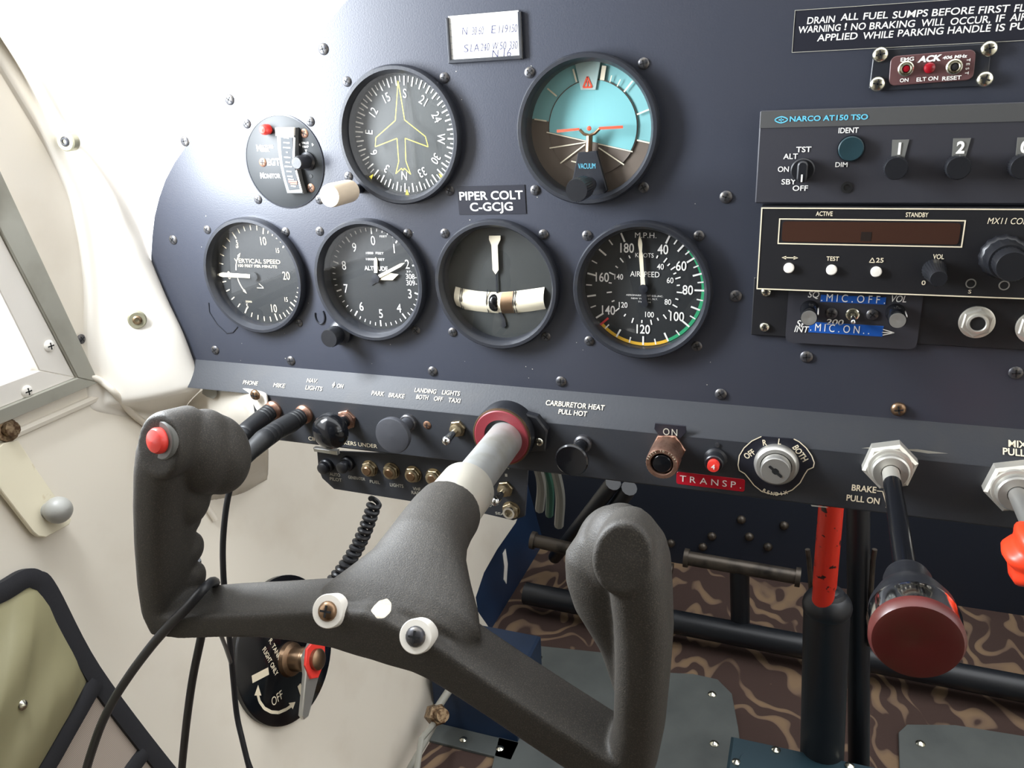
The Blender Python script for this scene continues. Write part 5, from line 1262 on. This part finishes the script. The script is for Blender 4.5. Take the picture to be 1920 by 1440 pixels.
# fuel selector
t = on_wall('fuel_selector', 'black disc fuel selector on the left wall with off lettering and a red tipped handle', 'fuel selector', 530, 1262); f = in_wall(t)
L0, R0, B0 = (Vector(f(*q, .005)) for q in ((447, 1290), (622, 1205), (510, 1362)))
A_, C_2 = R0 - L0, B0 - L0; D_ = 2 * (A_.x * C_2.y - A_.y * C_2.x)
cx = L0.x + (C_2.y * A_.length_squared - A_.y * C_2.length_squared) / D_; cy = L0.y + (A_.x * C_2.length_squared - C_2.x * A_.length_squared) / D_; r = math.hypot(L0.x - cx, L0.y - cy)
mb = MB(); mb.at(cx, cy); mb.lathe([(r, 0), (r, .0045), (r - .002, .006), (0, .006)], 64); part('disc', mb, 'knob_gloss', t)
mb = MB()
def ln(p, q, w): mb.line(f(*p, .006), f(*q, .006), w, .0064)
ln((472, 1274), (503, 1258), .0065); ln((560, 1284), (568, 1308), .005)
arc = [f(*p, .006) for p in ((482, 1300), (486, 1315), (495, 1328), (508, 1335), (522, 1336), (536, 1330), (546, 1323))]; mb.poline(arc, .0028, .0064)
for tip, b0, b1 in (((483, 1284), (476, 1304), (489, 1304)), ((553, 1316), (540, 1318), (548, 1330))): mb.poly([f(*q, .006) for q in (tip, b0, b1)], .0066)
p = f(519, 1309, .006); mb.text('OFF', p[0], p[1], .0075, .0064, .8, -8)
p = f(510, 1222, .006); mb.text('R. TANK', p[0] + .004, p[1], .0045, .0064, .9, -84, bold=.02); mb.text('FLIGHT ONLY', p[0] - .006, p[1] - .006, .0045, .0064, .75, -84, bold=.02)
part('lettering', mb, 'cream_ink', t)
b = f(543, 1236, .006); mb = MB(); mb.at(b[0], b[1]); mb.lathe([(.016, .006), (.015, .010), (.011, .012), (.011, .024), (.0105, .025), (.009, .027), (.009, .032)], 36); part('hub', mb, 'brown_metal', t)
h0 = Vector(f(566, 1335, .030)) - Vector(b); ha = math.atan2(h0.x, -h0.y)
mb = MB(); mb.at(b[0], b[1], rz=ha); mb.prism([(.012, -.012), (.015, .002), (.008, .014), (-.008, .014), (-.014, 0), (-.008, -.014), (-.004, -.048), (.001, -.051), (.006, -.048)], .030, .034, .001); part('handle', mb, 'steel', t)
mb = MB(); mb.at(b[0], b[1], rz=ha + .5); mb.prism([(.013, -.006), (.018, .018), (.002, .017), (-.010, .013), (-.015, 0), (-.010, -.014), (0, -.017)], .0342, .0362, .0006); part('red_cover', mb, 'red_plastic', t, 'red painted handle end')
mb = MB(); mb.at(b[0], b[1]); mb.lathe([(.0095, .0362), (.0095, .040), (.007, .042), (0, .0425)], 28); part('cap_nut', mb, 'brown_metal', t)
# window lever with grey ball
t = on_wall('window_latch', 'cream painted latch lever with a round grey knob on the left wall', 'latch', 60, 915, .004); f = in_wall(t)
mb = MB(); mb.prism([f(*p) for p in ((-40, 870), (0, 832), (28, 826), (62, 880), (97, 930), (128, 974), (124, 984), (80, 1008), (66, 1006), (56, 998), (0, 926))], 0, .0035, .0005); part('plate', mb, 'lever_cream', t)
p = f(92, 958, .004); mb = MB(); mb.at(*p); mb.lathe([(.0060, .003), (.0055, .008)], 20); mb.ball((0, 0, .013), .0092, 14); part('ball_knob', mb, 'grey_knob', t, 'grey ball knob')
p = f(14, 806, .002); mb = MB(); mb.at(*p); mb.lathe([(.0080, 0), (.0080, .0025), (.0052, .003), (.0052, .008), (0, .0085)], 12); part('bolt', mb, 'rusty_bolt', t, 'rusty hinge bolt')
# bolts with washers on the post
for px, py, lab, tint in ((127, 264, 'round washer bolt on the windshield post, upper one', 'ivory'), (257, 599, 'round washer bolt on the windshield post, lower one', 'brass')):
    p, n = on_post(px, py)
    if n.dot(CAM - p) < 0: n = -n
    p = p + n * .0006
    t = thing('washer_bolt', lab, 'bolt', frame_m(p, Vector((0, 0, 1)).cross(n), (0, 0, 1)), 'bolts on the windshield post')
    mb = MB(); mb.lathe([(.0066, -.004), (.0066, .0016), (.0058, .0026), (.0034, .0024)], 32); part('washer', mb, 'washer_metal', t)
    mb = MB(); mb.lathe([(.0034, 0), (.0034, .0026), (.0024, .0036), (.0016, .0036), (.0014, .0020), (0, .002)], 24); part('bolt_head', mb, 'screw_black' if tint == 'ivory' else 'rusty_bolt', t)
# white cable from the window corner
P = [on_left(*q, .0022) for q in ((166, 703), (190, 714), (216, 735), (245, 768), (275, 802), (312, 846), (352, 900), (400, 975))]
single('white_cable', 'off white cable running from the window corner down behind the yoke grip', 'cable', MB().tube(smooth([p - P[0] for p in P]), .0026, 10), 'wall_paint', P[0])
# map pocket
t = on_wall('map_pocket', 'olive vinyl map pocket edged with black tape on the lower left wall', 'pocket', 60, 1300); f = in_wall(t)
def off(pts, dx, dy): return [(x + dx, y + dy) for x, y in pts]
edge = [f(*p) for p in ((-400, 1320), (-60, 1138), (0, 1108), (38, 1086), (60, 1088), (84, 1112), (165, 1262), (300, 1440), (390, 1540), (520, 1690))]
sheet = edge + [f(200, 2000), f(-400, 2000)]
mb = MB(); mb.prism(sheet, .001, .003); part('net_panel', mb, 'pocket_net', t, 'pale ribbed net panel')
ol = edge[:7] + [f(*p) for p in ((158, 1290), (75, 1440), (0, 1560), (-300, 1900))] + [f(-400, 1900)]
N_ = 24
rows = []
A_ = [f(*p) for p in ((-300, 1270), (-60, 1140), (0, 1110), (42, 1092), (70, 1100), (110, 1165), (160, 1262))]
B_ = [f(*p) for p in ((-420, 2050), (-260, 1850), (-160, 1720), (-60, 1590), (30, 1500), (95, 1400), (155, 1292))]
def res(pl, n):
    S_ = smooth([(x, y, 0) for x, y in pl], 6); return [S_[round(i * (len(S_) - 1) / n)] for i in range(n + 1)]
A_, B_ = res(A_, N_), res(B_, N_)
for k in range(17):
    u = k / 16; rows.append([((a.x * (1 - u) + b.x * u), (a.y * (1 - u) + b.y * u), .0035 + .010 * math.sin(PI * u) ** .7 * math.sin(PI * min(1, i / N_ * 1.02)) ** .6 + .0025 * math.sin(7 * u + i * .5) * math.sin(PI * u) * math.sin(PI * i / N_)) for i, (a, b) in enumerate(zip(A_, B_))])
mb = MB(); mb.grid(rows); part('vinyl_panel', mb, 'olive_vinyl', t)
mb = MB()
def tape(pts, w, z0=.003, z1=.006):
    P_ = smooth([(x, y, 0) for x, y in pts], 6); rows = []
    for i, p in enumerate(P_):
        d = (P_[min(i + 1, len(P_) - 1)] - P_[max(i - 1, 0)]).normalized(); n = Vector((-d.y, d.x, 0))
        rows.append([tuple(p - n * w / 2 + Vector((0, 0, 0))), tuple(p - n * w / 2 + Vector((0, 0, z1))), tuple(p - n * w * .25 + Vector((0, 0, z1 + .001))), tuple(p + n * w * .25 + Vector((0, 0, z1 + .001))), tuple(p + n * w / 2 + Vector((0, 0, z1))), tuple(p + n * w / 2)])
    mb.grid(rows)
tape(edge, .0125, 0, .006); part('edge_tape', mb, 'trim_tape', t)
mb = MB(); tape([f(*p) for p in ((170, 1278), (118, 1368), (62, 1462), (-60, 1640), (-260, 1900))], .0115, 0, .007); part('seam_tape', mb, 'trim_tape', t)
mb = MB(); tape([f(*p) for p in ((262, 1410), (225, 1462), (140, 1600))], .0105, 0, .0065); part('seam_tape', mb, 'trim_tape', t)
p = f(43, 1322, .012); mb = MB(); mb.at(*p); mb.lathe([(.0034, .009), (.0034, .0125), (.002, .014), (0, .0145)], 16); part('snap_rivet', mb, 'screw_bright', t)

# ================================================================== footwell
def FZ(px, py, z=0.0): return atz(px, py, z)
def floor_plate(name, label, pts, rv, m='mat_grey', cat='floor plate', th=.004, group=None):
    P = [FZ(*p) for p in pts]; c = sum(P, Vector()) / len(P); c.z = 0
    t = thing(name, label, cat, Matrix.Translation(c), group)
    mb = MB(); mb.prism([(p.x - c.x, p.y - c.y) for p in P], 0.0005, th, .0006); part('plate', mb, m, t)
    for r_ in rv:
        q = FZ(*r_) - c; mb = MB(); mb.lathe([(.0052, th - .001), (.0052, th + .001), (.003, th + .003), (0, th + .0036)], 14); part('rivet', mb, 'screw_bright', t).location = (q.x, q.y, 0)
    return t
floor_plate('floor_plate', 'grey floor plate under the middle of the yoke, nearest the left wall', [(985, 1228), (1000, 1214), (1135, 1228), (1150, 1240), (1168, 1300), (1190, 1520), (905, 1520), (945, 1345)], [(1010, 1238), (1146, 1255)], group='grey floor plates')
floor_plate('floor_plate', 'grey floor plate with bright rivets to the left of the black column', [(1190, 1262), (1300, 1268), (1345, 1278), (1372, 1305), (1384, 1370), (1398, 1480), (1400, 1560), (1195, 1560)], [(1335, 1307), (1339, 1400)], group='grey floor plates')
floor_plate('floor_plate', 'grey floor plate in the lower right corner of the picture', [(1684, 1378), (1700, 1363), (1790, 1364), (1920, 1385), (2080, 1412), (2080, 1600), (1690, 1600)], [(1725, 1400)], group='grey floor plates')
# rudder pedals
def pedal(name, label, p0, p1, y, post):
    a, b = aty(*p0, y), aty(*p1, y); c = (a + b) / 2; c0 = Vector((c.x, y, 0)); t = thing(name, label, 'pedal', Matrix.Translation(c0), 'rudder pedals')
    mb = MB(); mb.tube([a - c0, b - c0], .0095, 16); d = (b - a).normalized(); fbar = part('foot_bar', mb, 'bar_worn', t)
    for e in (a, b): mb = MB(); mb.tube([e - c0 - d * .003, e - c0 + d * .003], .0125, 16); part('end_cap', mb, 'bar_worn', fbar)
    q = aty(*post, y + .02); q.z = .05; top_ = a.lerp(b, .5 if post[0] == 0 else (post[0] - p0[0]) / (p1[0] - p0[0])); mb = MB(); mb.tube([top_ - c0 + Vector((0, .004, 0)), aty(post[0], post[1], y + .012) - c0], .0125, 14); part('pedal_post', mb, 'bar_dark', t)
pedal('rudder_pedal', 'worn metal rudder pedal bar half hidden by the right yoke grip', (1000, 1013), (1256, 1073), .45, (1130, 1130))
pedal('rudder_pedal', 'worn metal rudder pedal bar to the left of the red lever', (1287, 1046), (1496, 1082), .45, (1388, 1172))
a, b = aty(985, 1112, .455), aty(2100, 1326, .44)
single('torque_tube', 'dark rudder torque tube crossing the footwell above the carpet', 'tube', MB().tube([(0, 0, 0), tuple(b - a)], .0160, 16), 'bar_dark', a)
# column with red hand lever
def tubeline(p0, p1, y0, y1, r, **k): a, b = aty(*p0, y0), aty(*p1, y1); return a, b
a, b = aty(1552, 1125, .21), aty(1540, 1490, .21); b.z = .02
t = thing('steering_column', 'black vertical column rising from the floor between the footwells', 'column', Matrix.Translation((b.x, b.y, 0)))
o_ = Vector((b.x, b.y, 0)); mb = MB(); mb.tube([b - o_, (a - o_) - Vector((0, 0, .012)), a - o_, a - o_ + Vector((0, 0, .010))], [.0205, .0205, .0205, .013], 24); sv = part('sleeve', mb, 'bar_dark', t); mb = MB(); q = a - o_; mb.ball((q.x, q.y, q.z - .006), .0222, 12, 1, 1, .8); part('collar', mb, 'bar_dark', sv)
a2, b2 = aty(1606, 955, .25), aty(1606, 1500, .25); b2.z = .02; mb = MB(); mb.tube([b2 - o_, a2 - o_ + Vector((-.006, 0, .08))], .0105, 18); part('rear_tube', mb, 'bar_dark', t)
for px, s in ((1520, -1), (1634, 1)):
    mb = MB(); mb.tube([aty(px + s * 6, 1030, .24) - o_, aty(px + s * 3, 1050, .24) - o_, aty(px - s * 2, 1120, .24) - o_, aty(px - s * 4, 1210, .24) - o_], .0024, 8); part('side_wire', mb, 'bar_worn', t)
r0, r1 = aty(1558, 930, .195), aty(1545, 1104, .20); q0 = Vector(r1)
t = thing('brake_lever', 'bright red painted lever tube with chipped black spots, above the black column', 'lever', Matrix.Translation(q0)); mb = MB(); mb.tube([Vector((.0002, .002, -.022)), (0, 0, 0), Vector((.0002, .0, .004)), (r0 - q0) + Vector((0, 0, .05))], [.0096, .0096, .0104, .0104], 24); part('tube', mb, 'handle_red', t)
# blue console at the foot of the column
cA = FZ(1372, 1372, .09); cBx = FZ(1700, 1432, .09)
t = thing('floor_console', 'dark blue metal box around the foot of the black column', 'console', Matrix.Translation((cA.x, cA.y, 0))); w_ = cBx.x - cA.x + .02
mb = MB(); mb.box(0, w_, -.40, -.004, .0, .09, .003); mb.rrect(w_ * .25, -.06, .07, .07, .01, .09, .092, .0006); part('box', mb, 'console_blue', t)
for px, py in ((1455, 1407), (1381, 1430), (1593, 1437)):
    q = FZ(px, py, .09) - Vector((cA.x, cA.y, 0)); mb = MB(); mb.lathe([(.0044, .0895), (.0044, .0915), (.002, .093), (0, .0933)], 14); part('screw', mb, 'screw_bright', t).location = (q.x, q.y, 0)
# frame tube, elbow fitting and low sill strip at the foot of the left wall
q = WW(818, 1340, .03); t = thing('pipe_fitting', 'small brass hex pipe fitting with two thin lines at the foot of the left wall', 'fitting', Matrix.Translation(q))
mb = MB(); mb.M = Matrix.Rotation(.9, 4, 'Y') @ Matrix.Rotation(.5, 4, 'X'); mb.hexa(.012, -.008, .010, .002); mb.lathe([(.0075, .009), (.0075, .020), (0, .020)], 20); part('hex_body', mb, 'rusty_bolt', t)
for dx, e in ((0, (735, 1500)), (1, (770, 1520))):
    mb = MB(); mb.tube([Vector((0, 0, -.008)), (WW(800 - dx * 10, 1385, .03 + dx * .012) - q), (WW(*e, .02 + dx * .016) - q)], .0035, 10); part('line', mb, 'bare_grey', t)
mb = MB(); mb.tube([Vector((0, .004, .006)), WW(845, 1290, .035) - q, WW(872, 1235, .04) - q], .0045, 10); part('line', mb, 'bare_grey', t)
c0 = FZ(893, 1385, 0); t = thing('floor_bracket', 'dark blue box bracket with a riveted lip on the carpet by the left wall', 'bracket', Matrix.Translation((c0.x, c0.y, 0)))
mb = MB(); mb.box(-.055, .050, .006, .10, 0, .085, .003); part('box', mb, 'navy_paint', t)
mb = MB(); mb.box(-.060, .052, -.022, .006, .0005, .004, .0006); part('lip', mb, 'mat_grey', t)
for x in (-.012, .034): mb = MB(); mb.lathe([(.0046, .003), (.0046, .005), (.002, .0068), (0, .007)], 14); part('rivet', mb, 'screw_bright', t).location = (x, -.010, 0)
# wires and struts behind the switch panel
for k, (p0, p1, y0, y1, r, m_, lab) in enumerate((((1000, 850), (1012, 955), .06, .10, .004, 'wire_white', 'white wire hanging under the panel, left of the green one'), ((1014, 850), (1030, 965), .08, .12, .0036, 'wire_green', 'green wire hanging under the panel by the breaker panel'), ((1036, 860), (1048, 985), .12, .16, .0045, 'wire_white', 'pale grey wire hanging under the panel, right of the green one'))):
    a, b = aty(*p0, y0), aty(*p1, y1); single('wire', lab, 'wire', MB().tube(smooth([(0, 0, 0), tuple((b - a) * .5 + Vector((.004, 0, 0))), tuple(b - a)]), r, 8), m_, a, 'wires under the panel')
for p0, p1, lab in (((1150, 905), (1040, 1045), 'dark slanting strut under the panel, upper of the pair'), ((1180, 915), (1085, 1050), 'dark slanting strut under the panel, lower of the pair')):
    a, b = aty(*p0, .40), aty(*p1, .55); single('strut', lab, 'strut', MB().tube([(0, 0, 0), tuple(b - a)], .010, 12), 'bar_dark', a, 'slanting struts')
# rivets and screws on the dark firewall
mb = MB()
for px, py in ((1390, 974), (1470, 985), (1335, 1005), (1405, 1006), (1318, 1025), (1258, 1018), (1316, 1072), (1440, 1025)):
    q = aty(px, py, .645); mb.ball((q.x, q.y, q.z), .007, 6)
struct('trim_5', mb, 'bar_worn')
